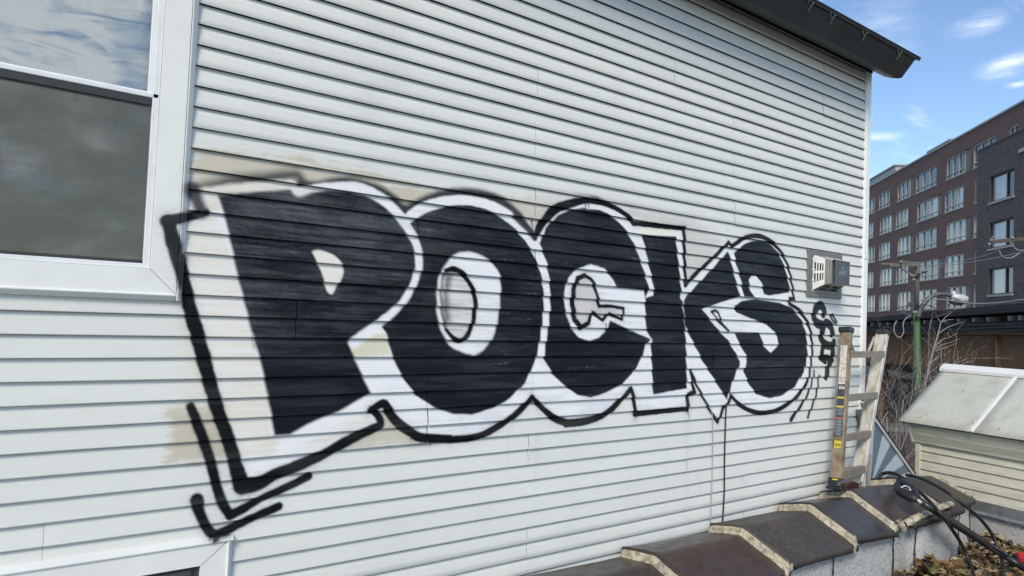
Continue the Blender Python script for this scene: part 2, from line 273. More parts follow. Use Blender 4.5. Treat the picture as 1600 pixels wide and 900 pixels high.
fill(D([(580, 500), (600, 510), (640, 590), (690, 690), (670, 770), (630, 700), (600, 640), (583, 700)]), WHITE, 0.006, 1.0)
# counters
fill(curve(A([(653, 460), (680, 452), (720, 462), (760, 490), (780, 525), (778, 560), (755, 600), (735, 635), (715, 622), (705, 590), (690, 540), (670, 500), (653, 460)])), (0.76, 0.74, 0.66), 0.008)
fill(curve(C([(265, 290), (300, 245), (345, 232), (390, 245), (430, 275), (450, 320), (448, 400), (435, 480), (410, 530), (370, 560), (330, 552), (290, 530), (265, 490), (250, 440), (247, 370), (253, 320), (265, 290)])), WHITE, 0.012)
fill(curve(C([(285, 295), (315, 295), (345, 325), (362, 380), (358, 440), (343, 490), (322, 510), (298, 500), (275, 465), (265, 410), (268, 340), (285, 295)])), (0.42, 0.39, 0.35), 0.012, 0.9, 0.008, 2)
fill(C([(275, 300), (300, 300), (285, 360), (290, 450), (275, 465), (264, 410)]), SMOKE, 0.03, 0.75)
line(C([(275, 292), (300, 288), (330, 302), (355, 337), (370, 382), (366, 440), (350, 490), (325, 515), (300, 508), (278, 480)]), [0.012, 0.02, 0.018, 0.018, 0.018, 0.018, 0.018, 0.018, 0.016, 0.012], LINE, 0.006)
fill(D([(170, 385), (185, 330), (215, 300), (260, 285), (305, 300), (330, 330), (345, 362), (440, 372), (445, 500), (462, 535), (410, 512), (360, 490), (325, 472), (310, 510), (285, 530), (255, 540), (220, 530), (190, 490), (175, 440)]), WHITE, 0.009)
fill(D([(240, 332), (262, 350), (278, 390), (287, 430), (330, 432), (360, 440), (355, 460), (320, 446), (300, 462), (262, 442), (250, 475), (225, 485), (208, 465), (202, 420), (205, 370), (218, 338)]), (0.58, 0.56, 0.53), 0.01, 0.9)
line(D([(240, 322), (265, 342), (280, 385), (288, 425)]), 0.016); line(D([(288, 425), (330, 425), (370, 433)]), 0.014, sm=False)
line(D([(370, 433), (366, 470), (320, 450), (300, 472), (265, 445), (252, 482), (226, 496), (206, 470), (198, 420), (202, 370), (216, 332), (240, 322)]), [0.013, 0.013, 0.013, 0.013, 0.014, 0.018, 0.022, 0.024, 0.024, 0.022, 0.02, 0.018], sm=False)
line(C([(278, 482), (265, 430), (261, 370), (266, 320), (277, 294)]), [0.012, 0.010, 0.009, 0.010, 0.012], LINE, 0.012, 0.8)
# K arms
fill(E([(165, 318), (250, 228), (342, 128), (356, 165), (376, 240), (392, 308), (300, 335), (240, 358), (300, 430), (345, 480), (390, 540), (384, 575), (360, 635), (335, 712), (290, 640), (240, 560), (200, 480), (172, 425)]), INK, 0.008, 1.0, 0.003, 3)
# S
fill(E([(362, 138), (400, 100), (450, 86), (500, 97), (538, 140), (563, 200), (578, 260), (582, 292), (500, 305), (480, 300), (470, 255), (450, 226), (432, 228), (420, 245), (426, 285), (442, 312), (400, 308), (388, 240), (370, 180)]), INK, 0.008, 1.0, 0.003, 3)
fill(E([(358, 348), (395, 325), (450, 318), (540, 332), (590, 352), (628, 400), (647, 460), (650, 540), (638, 600), (600, 660), (550, 695), (500, 705), (450, 690), (420, 650), (400, 600), (412, 560), (385, 500), (368, 450), (465, 450), (480, 500), (503, 526), (530, 505), (533, 465), (490, 420), (430, 400), (375, 375)]), INK, 0.008, 1.0, 0.003, 3)
line(E([(163, 310), (210, 243), (270, 178), (338, 115)]), 0.028, WHITE, 0.008); line(E([(340, 112), (356, 160), (372, 225), (392, 305)]), [0.02, 0.024, 0.026, 0.022], WHITE, 0.008)
line(E([(362, 132), (400, 98), (450, 84), (500, 92), (545, 140), (568, 200), (582, 262), (584, 300)]), 0.014, WHITE, 0.008, 0.95)
line(E([(596, 350), (634, 395), (654, 455), (658, 530), (650, 590), (630, 650)]), [0.018, 0.022, 0.024, 0.022, 0.024, 0.03], WHITE, 0.008)
fill(E([(242, 360), (300, 338), (396, 312), (360, 345), (372, 370), (430, 395), (490, 418), (530, 458), (535, 500), (505, 527), (480, 500), (465, 448), (420, 442), (345, 446), (385, 495), (414, 548), (402, 580), (386, 560), (340, 478), (295, 430)]), WHITE, 0.009)
line(E([(276, 368), (292, 362), (302, 372), (308, 395), (322, 420), (340, 442)]), 0.012, sm=False); line(E([(278, 370), (300, 402), (340, 442)]), 0.010, sm=False)
# black outline
line(A([(45, 335), (130, 318), (215, 298)]), [0.03, 0.026, 0.02], LINE, 0.009)
line(A([(55, 335), (75, 420), (102, 505), (125, 600), (151, 700), (178, 800)]) + B([(203, 100), (240, 240), (270, 340), (305, 440), (335, 540), (358, 622)]), [0.032, 0.036, 0.036, 0.034, 0.034, 0.036, 0.036, 0.034, 0.034, 0.034, 0.036, 0.04], LINE, 0.008, 1.0, 0.005)
line(A([(158, 205), (178, 250), (195, 300)]), [0.04, 0.03, 0.03], SMOKE, 0.02, 0.95)
line(B([(365, 632), (430, 620), (500, 585), (600, 545), (700, 500), (800, 445), (900, 397), (932, 380), (930, 350), (905, 322), (895, 316)]), [0.045, 0.04, 0.034, 0.032, 0.03, 0.03, 0.03, 0.026, 0.024, 0.02, 0.02], LINE, 0.008)
line(B([(890, 320), (945, 292), (968, 320), (1000, 365), (1060, 410), (1105, 432), (1215, 438)]) + C([(300, 831), (370, 823), (430, 797), (490, 757), (530, 721), (551, 697)]), [0.02, 0.026, 0.03, 0.03, 0.03, 0.028, 0.028, 0.026, 0.024, 0.024, 0.024, 0.024, 0.022], LINE, 0.007)
line(C([(551, 697), (580, 727), (620, 762), (660, 777)]) + D([(180, 816), (240, 810), (300, 790), (350, 750), (394, 702)]), [0.02, 0.022, 0.026, 0.028, 0.03, 0.028, 0.026, 0.024, 0.02], LINE, 0.007)
line(D([(396, 702), (405, 740), (408, 786)]), 0.02, sm=False); line(D([(408, 786), (480, 778), (580, 768)]), 0.022, sm=False); line(D([(584, 770), (584, 722), (606, 712), (600, 680), (595, 640)]), [0.024, 0.022, 0.022, 0.016, 0.014], sm=False)
line(E([(196, 600), (215, 650), (240, 700), (270, 755), (297, 797)]), [0.013, 0.013, 0.014, 0.016, 0.016], sm=False); line(E([(299, 797), (320, 745), (336, 728), (352, 696)]), 0.018, sm=False)
line(E([(352, 696), (380, 727), (430, 755), (480, 762), (540, 747), (600, 706), (640, 656), (656, 620), (664, 560), (668, 500), (656, 425), (622, 368), (580, 336)]), [0.018, 0.02, 0.022, 0.022, 0.022, 0.022, 0.02, 0.018, 0.018, 0.02, 0.022, 0.022, 0.02])
line(E([(580, 336), (578, 316), (596, 318), (590, 270)]), 0.018, sm=False)
line(E([(592, 280), (577, 205), (552, 145), (512, 98), (460, 73), (410, 77), (378, 96), (352, 112)]), [0.018, 0.018, 0.02, 0.022, 0.024, 0.022, 0.02, 0.018])
line(E([(350, 112), (342, 97), (300, 140), (250, 186), (200, 232), (173, 264)]), [0.018, 0.018, 0.018, 0.018, 0.02, 0.02], sm=False)
line(D([(576, 355), (573, 260), (572, 165)]), [0.018, 0.02, 0.022], sm=False); line(D([(572, 165), (480, 156), (404, 148)]), 0.02, sm=False)
line(D([(404, 150), (385, 126), (340, 95), (290, 77), (240, 72), (190, 83), (140, 102), (108, 135), (85, 168), (74, 196)]), [0.02, 0.022, 0.022, 0.022, 0.024, 0.032, 0.036, 0.034, 0.03, 0.022], LINE, 0.007)
line(D([(74, 196), (55, 172), (32, 145), (10, 122)]), [0.02, 0.026, 0.03, 0.03], SMOKE, 0.014, 0.98)
# loose corner strokes, speed lines
line(B([(152, 305), (180, 380), (208, 455), (235, 540), (255, 620), (280, 700), (310, 750)]), [0.022, 0.026, 0.027, 0.026, 0.026, 0.026, 0.024], LINE, 0.008, 1.0)
line(B([(312, 752), (360, 730), (450, 680), (550, 635), (640, 592)]), [0.024, 0.024, 0.022, 0.022, 0.022], LINE, 0.007)
line(B([(175, 690), (190, 745), (215, 800), (245, 838)]), [0.034, 0.026, 0.026, 0.026], LINE, 0.008); line(B([(245, 838), (300, 815), (400, 765), (515, 716)]), [0.026, 0.024, 0.024, 0.022], LINE, 0.007, 1.0)
line(E([(677, 598), (668, 640), (650, 690), (620, 740), (583, 790)]), [0.01, 0.012, 0.014, 0.018, 0.022]); line(E([(695, 618), (686, 680), (670, 730), (650, 780)]), [0.014, 0.014, 0.015, 0.016]); line(E([(677, 598), (675, 615)]), 0.01, sm=False)
# tag
line(E([(714, 376), (712, 352), (694, 342), (680, 362), (676, 392), (690, 414), (706, 418)]), 0.046, (0.006, 0.006, 0.007), 0.008, 0.99)
line(E([(764, 408), (752, 384), (742, 382), (746, 396), (758, 414)]), 0.016, (0.006, 0.006, 0.007), 0.006, 0.99)
line(E([(746, 452), (742, 425), (722, 412), (708, 440), (704, 470), (718, 494), (742, 500), (755, 482)]), [0.046]*6+[0.04, 0.03], (0.006, 0.006, 0.007), 0.007, 0.99)
line(E([(752, 492), (745, 540), (732, 580), (724, 620)]), 0.042, (0.006, 0.006, 0.007), 0.007, 0.99); line(E([(702, 545), (722, 545), (748, 555)]), 0.03, (0.006, 0.006, 0.007), 0.007, 0.99, sm=False); line(E([(712, 505), (700, 545), (718, 560)]), 0.034, (0.006, 0.006, 0.007), 0.007, 0.99, sm=False)
# drips
for (px, py, ln) in [(378, 762, 8), (386, 762, 6), (641, 677, 9), (648, 681, 8), (655, 683, 8), (662, 686, 6), (672, 688, 7), (700, 687, 5), (913, 316, 16), (918, 318, 9), (652, 347, 22), (830, 345, 14), (992, 647, 8), (1074, 642, 13), (905, 312, 5), (945, 506, 9), (1200, 553, 6)]:
    line(PX([(px, py), (px-0.3, py+ln)]), [0.006, 0.003], LINE, 0.004, 0.9, 0, sm=False)

def paint(X, Z, base):
    """paint colour of the wall at (X, Z)"""
    P = np.stack([X, Z], 1); Cc = np.tile(np.array(base), (len(X), 1))
    en1 = fbm(X*28, Z*28, 3)-0.5; streak = fbm(X*5, Z*95, 11)-0.5; fine = fbm(X*70, Z*210, 23, 3)-0.5; cloud = fbm(X*2.2, Z*3.5, 31)-0.5
    runs = np.clip(fbm(X*9, Z*0.7, 41)-0.52, 0, 1)*np.clip(fbm(X*1.1, Z*1.1, 47)*2-0.7, 0, 1); Cc *= (1+0.035*cloud+0.02*streak-0.35*runs)[:, None]
    for kind, V, w, col, soft, op, en, rag in SH:
        v = np.array(V); mg = (max(w) if hasattr(w, '__len__') else w)+soft*3+0.05
        k = (X > v[:, 0].min()-mg) & (X < v[:, 0].max()+mg) & (Z > v[:, 1].min()-mg) & (Z < v[:, 1].max()+mg)
        if not k.any(): continue
        Q = P[k]; d = sd_poly(Q, V) if kind == 'p' else sd_line(Q, V, w)
        d = d+en1[k]*en*2
        if rag in (1, 2): d = d+streak[k]*(0.10 if rag == 1 else 0.05)
        t = np.clip(0.5-d/(2*soft), 0, 1); a = t*t*(3-2*t)*op
        # fine overspray mist round the strokes
        if kind == 'l' and col == LINE: a = np.maximum(a, 0.34*np.exp(-np.maximum(d, 0)/0.017)*np.clip(0.45+1.6*fine[k]+0.6*en1[k], 0, 1)*op)
        c = np.tile(np.array(col), (len(Q), 1))
        if rag == 1: c *= (1+0.22*streak[k]+0.10*cloud[k])[:, None]; a *= np.clip(0.92+0.6*streak[k], 0, 1)
        if rag == 2:
            w2 = np.clip(0.5+1.6*streak[k]+1.2*cloud[k], 0, 1)[:, None]; c = c*(1-w2)+np.array([0.76, 0.755, 0.72])*w2
        if rag == 3:                                    # bluish sky sheen painted in, stronger higher up, plus dry roller streaks
            q = np.clip(0.16+1.0*cloud[k]+0.9*streak[k]+0.5*fine[k]+0.50*(Q[:, 1]-5.45)-0.06*(Q[:, 0]-1), 0, 1)**1.5
            pq = np.clip((2.55-Q[:, 0])/0.9, 0, 1)*np.clip((Q[:, 1]-5.15)/0.35, 0, 1)      # grey gloss sheen with brush streaks, painted into the upper P
            c = c+q[:, None]*np.array([0.036, 0.043, 0.057])+(pq*np.clip(0.34+0.75*streak[k]+0.35*fine[k]+1.1*cloud[k], 0, 1))[:, None]*np.array([0.085, 0.092, 0.09])
            dry = np.clip((streak[k]+0.7*fine[k]-0.30)*4, 0, 1)*np.clip(cloud[k]*4+0.3, 0, 1); c = c+dry[:, None]*np.array([0.10, 0.095, 0.085])
        elif kind == 'l' and col[0] < 0.1: c = c*(1+0.6*(fine[k]+streak[k]))[:, None]
        elif col[0] > 0.6:
            c = c*(1+0.05*streak[k]+0.10*cloud[k])[:, None]; th = np.clip((streak[k]*1.1+cloud[k]*1.3+0.25*fine[k]-0.05)*2.2, 0, 0.55)
            if col == WHITE: c = c*(1-th[:, None])+np.array([0.60, 0.615, 0.635])*th[:, None]
        Cc[k] = Cc[k]*(1-a[:, None])+c*a[:, None]
    return np.concatenate([np.clip(Cc, 0, 1), np.ones((len(X), 1))], 1)

# ================================================================== shared materials
VINYL = (0.69, 0.705, 0.655)
m_vinyl = mat('painted_vinyl', rough=0.42, var=0.03, scale=14, stretch=(0.5, 1, 5), attr='paint', bump=0.05, bscale=260, spec=0.14, dirt=(0.42, 0.43, 0.42), dirt_amt=0.07, dscale=2.0)
m_trim = mat('white_trim', (0.83, 0.84, 0.79), 0.4, var=0.03, scale=6, dirt=(0.4, 0.4, 0.37), dirt_amt=0.10, dscale=5)
m_trimp = mat('painted_trim', rough=0.4, var=0.03, scale=6, attr='paint', dirt=(0.45, 0.44, 0.40), dirt_amt=0.10, dscale=5)
m_sash = mat('white_sash', (0.78, 0.80, 0.80), 0.35, var=0.03, scale=5, dirt=(0.3, 0.3, 0.27), dirt_amt=0.15, dscale=9)
m_dark = mat('dark_room', (0.012, 0.012, 0.012), 0.9)
m_seal = mat('black_seal', (0.015, 0.016, 0.016), 0.6)
m_gut = mat('dark_gutter', (0.028, 0.030, 0.032), 0.5, var=0.3, scale=3, dirt=(0.07, 0.072, 0.07), dirt_amt=0.5, dscale=2)
m_metal = mat('galvanised', (0.42, 0.44, 0.45), 0.42, 0.8, var=0.15, scale=18, dirt=(0.25, 0.26, 0.27), dirt_amt=0.4, dscale=14)
m_shing = mat('asphalt_shingle', (0.045, 0.044, 0.044), 0.9, var=0.35, scale=60, bump=0.4, bscale=200)
m_glass = glass_mat('window_glass', (0.92, 0.95, 0.94), 1.0)

# ================================================================== ground and street
gm = mat('soil', (0.10, 0.085, 0.065), 0.95, var=0.35, scale=2, bump=0.6, bscale=12)
o = MB().box((-900, -900, -0.5), (900, 900, 0.0)).build('ground', gm); tag(o, kind='structure')
az = rad(46.7); eS = np.array([math.sin(az), math.cos(az), 0]); nS = np.array([-math.cos(az), math.sin(az), 0])
m_asph = mat('asphalt', (0.05, 0.05, 0.052), 0.9, var=0.2, scale=3, bump=0.3, bscale=90, dirt=(0.09, 0.085, 0.08), dirt_amt=0.5, dscale=0.6)
c0 = np.array([24.0, 16.0, 0.004])
o = MB().obox(c0-eS*120-nS*7, eS*260, nS*14, (0, 0, 0.004)).build('road', m_asph); tag(o, kind='structure')
m_pave = mat('pavement', (0.30, 0.29, 0.27), 0.9, var=0.15, scale=2.5, bump=0.2, bscale=60)
for sgn, nm in ((7.0, 'pavement_far'), (-10.0, 'pavement_near')):
    o = MB().obox(c0-eS*120+nS*sgn, eS*260, nS*3.0, (0, 0, 0.13)).build(nm, m_pave, bevel=0.02); tag(o, kind='structure')

# ================================================================== white vinyl-sided house
XC = 7.378            # where the courses stop at the corner post
house = empty('vinyl_sided_house', (3.5, 0.5, 0))
tag(house, 'white vinyl-sided house wall sprayed with big black and white POCKS lettering', 'house')
cw = MB()
for (xa, xb, za, zb_) in ((-2.6, 7.44, 7.31, 8.30), (-2.6, -0.31, 4.24, 7.31), (0.71, 7.44, 4.24, 7.31), (-0.31, 0.71, 4.24, 5.64), (-2.6, -1.48, 0, 4.24), (1.0, 7.44, 0, 4.24), (-1.48, 1.0, 0, 3.0)): cw.box((xa, 0.012, za), (xb, 0.12, zb_))
cw.box((-2.6, 0.9, 0), (7.44, 8.0, 8.30)); cw.box((7.30, 0.12, 0), (7.44, 0.9, 8.30)); cw.box((-2.6, 0.12, 0), (-2.5, 0.9, 8.3)); cw.box((-2.5, 0.12, 4.9), (7.3, 0.9, 5.0)); cw.box((-2.5, 0.12, 8.2), (7.3, 0.9, 8.3))
cw.build('wall_core', mat('sheathing', (0.035, 0.034, 0.032), 0.9), house)
seams_px = [(838, 146), (835, 225), (835, 320), (1145, 182), (1145, 257), (1147, 333), (1286, 103), (1285, 162), (1053, 105), (824, 702), (822, 846), (667, 665), (1072, 716), (1161, 740), (1161, 800), (1273, 629), (463, 485), (667, 592), (835, 405), (830, 505), (67, 845), (1024, 380), (830, 620), (1113, 560)]
seams = {}
for x, y in seams_px:
    p = onY(x, y); mrow = math.floor((ZL0-p[2])/EXPO/2+0.5); seams.setdefault(mrow, []).append(p[0])
def xs_graded(a, b):
    out = [a]
    while out[-1] < b-0.004: out.append(min(b, out[-1]+0.0056+0.0009*max(out[-1], 0)))
    return out
NPAN = 0
for mrow in range(-8, 18):
    zt = ZL0-EXPO*(2*mrow-1); x0 = -2.55
    if mrow <= 5: x0 = 0.835
    elif mrow >= 12: x0 = 1.125
    cuts = [x0]+sorted(seams.get(mrow, []))+[XC]
    rr = random.Random(mrow*13+5)
    for i in range(len(cuts)-1):
        a, b = cuts[i]+0.0006, cuts[i+1]-0.0006
        if b-a < 0.05: continue
        dense = 4.2 < zt < 6.55
        xs = np.array(xs_graded(max(a, 0.72), min(b, 6.95))) if dense and b > 0.72 and a < 6.95 else np.linspace(a, b, max(3, int((b-a)/0.12)))
        if dense and b > 0.72 and a < 6.95:
            if a < 0.72: xs = np.concatenate([np.linspace(a, 0.72, 12)[:-1], xs])
            if b > 6.95: xs = np.concatenate([xs, np.linspace(6.95, b, 8)[1:]])
        nv = 21 if dense else 4
        off = -0.0012*(i % 2); amp = 0.0015
        XX, YY, ZZ, FF = [], [], [], []
        base = 0; n = len(xs)
        for c in range(2):
            z1 = zt-EXPO*c; z0 = z1-EXPO
            ph = rr.random()*50
            wob = (vnoise(xs*1.3+ph, xs*0, 2)-0.5)*2*amp
            rows = [(z1-0.0015, 0.004)]+[(lerp(z1-0.0052, z0, t), lerp(-0.0012, -0.0170, t**0.9)) for t in np.linspace(0, 1, nv)]
            rows += [(z0-0.0012, -0.0160), (z0-0.0008, -0.0146), (z0+0.020, -0.0118)]
            for k, (z, y) in enumerate(rows):
                t = min(1, max(0, k-1)/(nv-1)); XX.append(xs); ZZ.append(np.full(n, z)+wob*t); YY.append(np.full(n, y)+off+wob*0.8)
            for k in range(len(rows)-1):
                q = base+k*n+np.arange(n-1); FF.append(np.stack([q, q+n, q+n+1, q+1], 1))
            base += len(rows)*n
        X = np.concatenate(XX); Y = np.concatenate(YY); Zc = np.concatenate(ZZ); Fc = np.concatenate(FF)
        me = bpy.data.meshes.new('siding_panel'); me.vertices.add(len(X)); me.vertices.foreach_set('co', np.stack([X, Y, Zc], 1).astype(np.float32).ravel())
        me.loops.add(len(Fc)*4); me.loops.foreach_set('vertex_index', Fc.ravel().astype(np.int32)); me.polygons.add(len(Fc)); me.polygons.foreach_set('loop_start', np.arange(0, len(Fc)*4, 4, dtype=np.int32)); me.polygons.foreach_set('loop_total', np.full(len(Fc), 4, np.int32))
        me.update(calc_edges=True)
        tint = 1+rr.uniform(-0.02, 0.015)
        ca = me.color_attributes.new('paint', 'FLOAT_COLOR', 'POINT')
        cols = paint(X, Zc, np.array(VINYL)*tint)
        # each course hides a sliver of unpainted vinyl under the butt above
        ca.data.foreach_set('color', cols.astype(np.float32).ravel()); me.materials.append(m_vinyl)
        o = bpy.data.objects.new('siding_panel', me); COL.objects.link(o); o.parent = house; o.matrix_parent_inverse = house.matrix_world.inverted(); NPAN += 1
# corner post: outside corner with pockets
cp = MB(); cp.prism([(7.366, -0.006, 0), (7.366, -0.020, 0), (7.380, -0.020, 0), (7.384, -0.026, 0), (7.466, -0.026, 0), (7.470, -0.022, 0), (7.470, 0.08, 0), (7.455, 0.08, 0), (7.455, -0.006, 0)], (0, 0, 8.22))
o = cp.build('corner_post', m_trim, house, bevel=0.002)
for z in (6.23, 5.12): MB().box((7.40, -0.0275, z), (7.445, -0.0258, z+0.006)).build('post_splice', m_seal, house)
# soffit, gutter, roof
gp = [(-0.012, 8.235), (-0.05, 8.203), (-0.11, 8.160), (-0.19, 8.124), (-0.245, 8.108), (-0.250, 8.107), (-0.283, 8.105), (-0.287, 8.108), (-0.34, 8.172), (-0.385, 8.226), (-0.400, 8.250), (-0.414, 8.254), (-0.415, 8.247), (-0.405, 8.244)]
rows = []
for x in np.linspace(-3.0, 7.565, 40):
    wv = 0.004*math.sin(x*2.1)+0.003*math.sin(x*5.3); rows.append([(x, y, z+wv*(abs(y)*3)) for y, z in gp])
g = MB().grid(rows); gut = g.build('gutter', m_gut, house, smooth=False); sm = gut.modifiers.new('thick', 'SOLIDIFY'); sm.thickness = 0.004
MB().prism([(7.563, y, z) for y, z in gp[:11]]+[(7.563, -0.02, 8.25)], (0.004, 0, 0)).build('gutter_end_cap', m_gut, gut)
for x in (5.62, 5.98, 6.55, 7.24):
    h = MB(); h.tube([(x, -0.425, 8.262), (x, -0.428, 8.252), (x+0.005, -0.40, 8.225), (x+0.012, -0.375, 8.195)], 0.006, 6); h.build('gutter_hanger', m_metal, gut)
    MB().tube([(x+0.012, -0.375, 8.195), (x+0.004, -0.40, 8.24), (x-0.07, -0.424, 8.262)], 0.004, 6).build('gutter_wire', m_metal, gut)
MB().box((-2.6, -0.034, 8.185), (7.47, -0.019, 8.245)).build('shadow_gap_strip', m_seal, house)  # black strip standing in for the shadow gap between siding and gutter
rf = MB()
rf.obox((-3.0, -0.43, 8.255), (10.63, 0, 0), (0, 4.5, 2.6), (0, -0.012, 0.022)); roof = rf.build('roof', m_shing, house)
for k in range(30):
    x = 7.63-0.36*k; MB().obox((x-0.345, -0.445, 8.279), (0.345, 0, 0), (0, 0.30, 0.173), (0, -0.003, 0.006)).build('shingle', m_shing, roof)
MB().obox((7.45, -0.16, 8.29), (0.10, 0, 0), (0, 4.1, 2.367), (0, -0.05, 0.09)).build('rake_board', m_gut, house)

# ---- windows
def frame_boxes(mb, x0, x1, z0, z1, w, y0, y1, wt=None, wb=None):
    wt = w if wt is None else wt; wb = w if wb is None else wb
    mb.box((x0, y0, z0), (x0+w, y1, z1)); mb.box((x1-w, y0, z0), (x1, y1, z1))
    mb.box((x0+w, y0, z1-wt), (x1-w, y1, z1)); mb.box((x0+w, y0, z0), (x1-w, y1, z0+wb)); return mb
def dense_strip(x0, x1, z0, z1, y, st=0.0055):
    xs = np.linspace(x0, x1, max(2, int((x1-x0)/st))); zs = np.linspace(z0, z1, max(2, int((z1-z0)/st))); return [[(x, y, z) for x in xs] for z in zs]
WX0, WX1, WZ0, WZ1 = -0.42, 0.822, 5.535, 7.42
# painted casing: mitred flat stock as four boards with a fine face
cas = MB(); 
cas.grid(dense_strip(WX1-0.117, WX1, WZ0, WZ1, -0.0335)); cas.grid(dense_strip(WX0, WX1-0.117, WZ0, WZ0+0.117, -0.0335, 0.02))
cas.grid(dense_strip(WX0, WX0+0.117, WZ0+0.117, WZ1, -0.0335, 0.1)); cas.grid(dense_strip(WX0+0.117, WX1-0.117, WZ1-0.117, WZ1, -0.0335, 0.1))
cas.grid([[(WX1, -0.0335, z), (WX1, 0.0, z)] for z in np.linspace(WZ0, WZ1, 60)]); cas.grid([[(WX0, -0.0335, WZ0), (WX0, 0, WZ0)], [(WX1, -0.0335, WZ0), (WX1, 0, WZ0)]])
cas.grid([[(WX1-0.117, -0.0335, WZ0+0.117), (WX1-0.117, -0.004, WZ0+0.117)], [(WX1-0.117, -0.0335, WZ1-0.117), (WX1-0.117, -0.004, WZ1-0.117)]]); cas.grid([[(WX0+0.117, -0.0335, WZ0+0.117), (WX0+0.117, -0.004, WZ0+0.117)], [(WX1-0.117, -0.0335, WZ0+0.117), (WX1-0.117, -0.004, WZ0+0.117)]])
va = np.array(cas.v)
win = cas.build('window', m_trimp, house, cols=paint(va[:, 0], va[:, 2], (0.83, 0.84, 0.79)))
# J-channel round the casing, sprayed too
jc = MB()
jc.grid([[(WX1+0.001, -0.040, z), (WX1+0.006, -0.041, z), (WX1+0.010, -0.039, z), (WX1+0.030, -0.026, z), (WX1+0.032, -0.022, z), (WX1+0.032, -0.002, z)] for z in np.linspace(WZ0-0.028, WZ1, 220)])
jc.grid([[(x, -0.002, WZ0-0.029), (x, -0.022, WZ0-0.029), (x, -0.026, WZ0-0.026), (x, -0.039, WZ0-0.008), (x, -0.041, WZ0-0.004), (x, -0.040, WZ0+0.001), (x, -0.033, WZ0+0.002)] for x in np.linspace(WX0-0.03, WX1+0.004, 80)])
va = np.array(jc.v); jo = jc.build('trim_channel', m_trimp, win, cols=paint(va[:, 0], va[:, 2], (0.71, 0.73, 0.69)))
mi = MB(); mi.obox((WX1-0.118, -0.0342, WZ0+0.116), (0.118, 0, -0.117), (0.0012, 0, 0.0012), (0, 0.002, 0)); mi.build('mitre_joint', m_seal, win)
fx0, fx1, fz0 = WX0+0.117, WX1-0.117, WZ0+0.117
sash = frame_boxes(MB(), fx0+0.001, fx1-0.001, fz0+0.001, WZ1-0.118, 0.030, -0.024, 0.010, wb=0.022).build('window_frame', m_sash, win, bevel=0.003)
frame_boxes(MB(), fx0+0.031, fx1-0.031, 6.452, WZ1-0.15, 0.020, -0.012, 0.016, wb=0.030).build('upper_sash', m_sash, win, bevel=0.003)
frame_boxes(MB(), fx0+0.032, fx1-0.012, fz0+0.022, 6.452, 0.011, -0.020, -0.004, wt=0.035, wb=0.016).build('screen_frame', mat('screen_frame', (0.05, 0.052, 0.05), 0.5, 0.3), win, bevel=0.002)
MB().box((fx0+0.031, -0.024, 6.452), (fx1-0.004, 0.0, 6.476)).build('meeting_rail', m_sash, win, bevel=0.004)
MB().box((fx0+0.05, 0.001, 6.48), (fx1-0.05, 0.004, WZ1-0.16)).build('upper_pane', m_glass, win)
MB().box((fx0+0.04, 0.006, fz0+0.03), (fx1-0.02, 0.009, 6.45)).build('lower_pane', m_glass, win)
# insect screen: woven mesh seen as a half-open veil
M = bpy.data.materials.new('insect_screen'); M.use_nodes = True; n = M.node_tree.nodes; l = M.node_tree.links; n.clear()
oo = n.new('ShaderNodeOutputMaterial'); t1 = n.new('ShaderNodeBsdfTransparent'); d1 = n.new('ShaderNodeBsdfDiffuse'); d1.inputs[0].default_value = (0.17, 0.18, 0.15, 1); mixs = n.new('ShaderNodeMixShader')
tcn = n.new('ShaderNodeTexCoord'); mpn = n.new('ShaderNodeMapping'); mpn.inputs['Scale'].default_value = (1, 1, 1.8); l.new(tcn.outputs['Object'], mpn.inputs[0]); no = n.new('ShaderNodeTexNoise'); no.inputs['Scale'].default_value = 3.2; no.inputs['Detail'].default_value = 5; l.new(mpn.outputs[0], no.inputs['Vector'])
mr = n.new('ShaderNodeMapRange'); mr.inputs[1].default_value = 0.3; mr.inputs[2].default_value = 0.7; mr.inputs[3].default_value = 0.22; mr.inputs[4].default_value = 0.60; l.new(no.outputs[0], mr.inputs[0]); l.new(mr.outputs[0], mixs.inputs[0]); l.new(t1.outputs[0], mixs.inputs[1]); l.new(d1.outputs[0], mixs.inputs[2]); l.new(mixs.outputs[0], oo.inputs[0])
m_screen = M
MB().box((fx0+0.042, -0.0125, fz0+0.037), (fx1-0.022, -0.0120, 6.42)).build('insect_screen', m_screen, win)
m_blind = mat('pale_blind', (0.80, 0.81, 0.78), 0.8, var=0.06, scale=3, stretch=(4, 1, 1))
bl = MB(); xs = np.linspace(fx0+0.02, fx1-0.02, 60); bl.grid([[(x, 0.07+0.012*math.sin(x*38), z) for x in xs] for z in (6.3, WZ1-0.1)]); bl.build('blind', m_blind, win, smooth=True)
cu = MB(); xs = np.linspace(fx0+0.02, fx1-0.02, 80); cu.grid([[(x, 0.10+0.02*math.sin(x*31)+0.008*math.sin(x*77), z) for x in xs] for z in (5.6, 6.5)]); cu.build('curtain', mat('dim_curtain', (0.45, 0.46, 0.40), 0.9, var=0.1, scale=4), win, smooth=True)
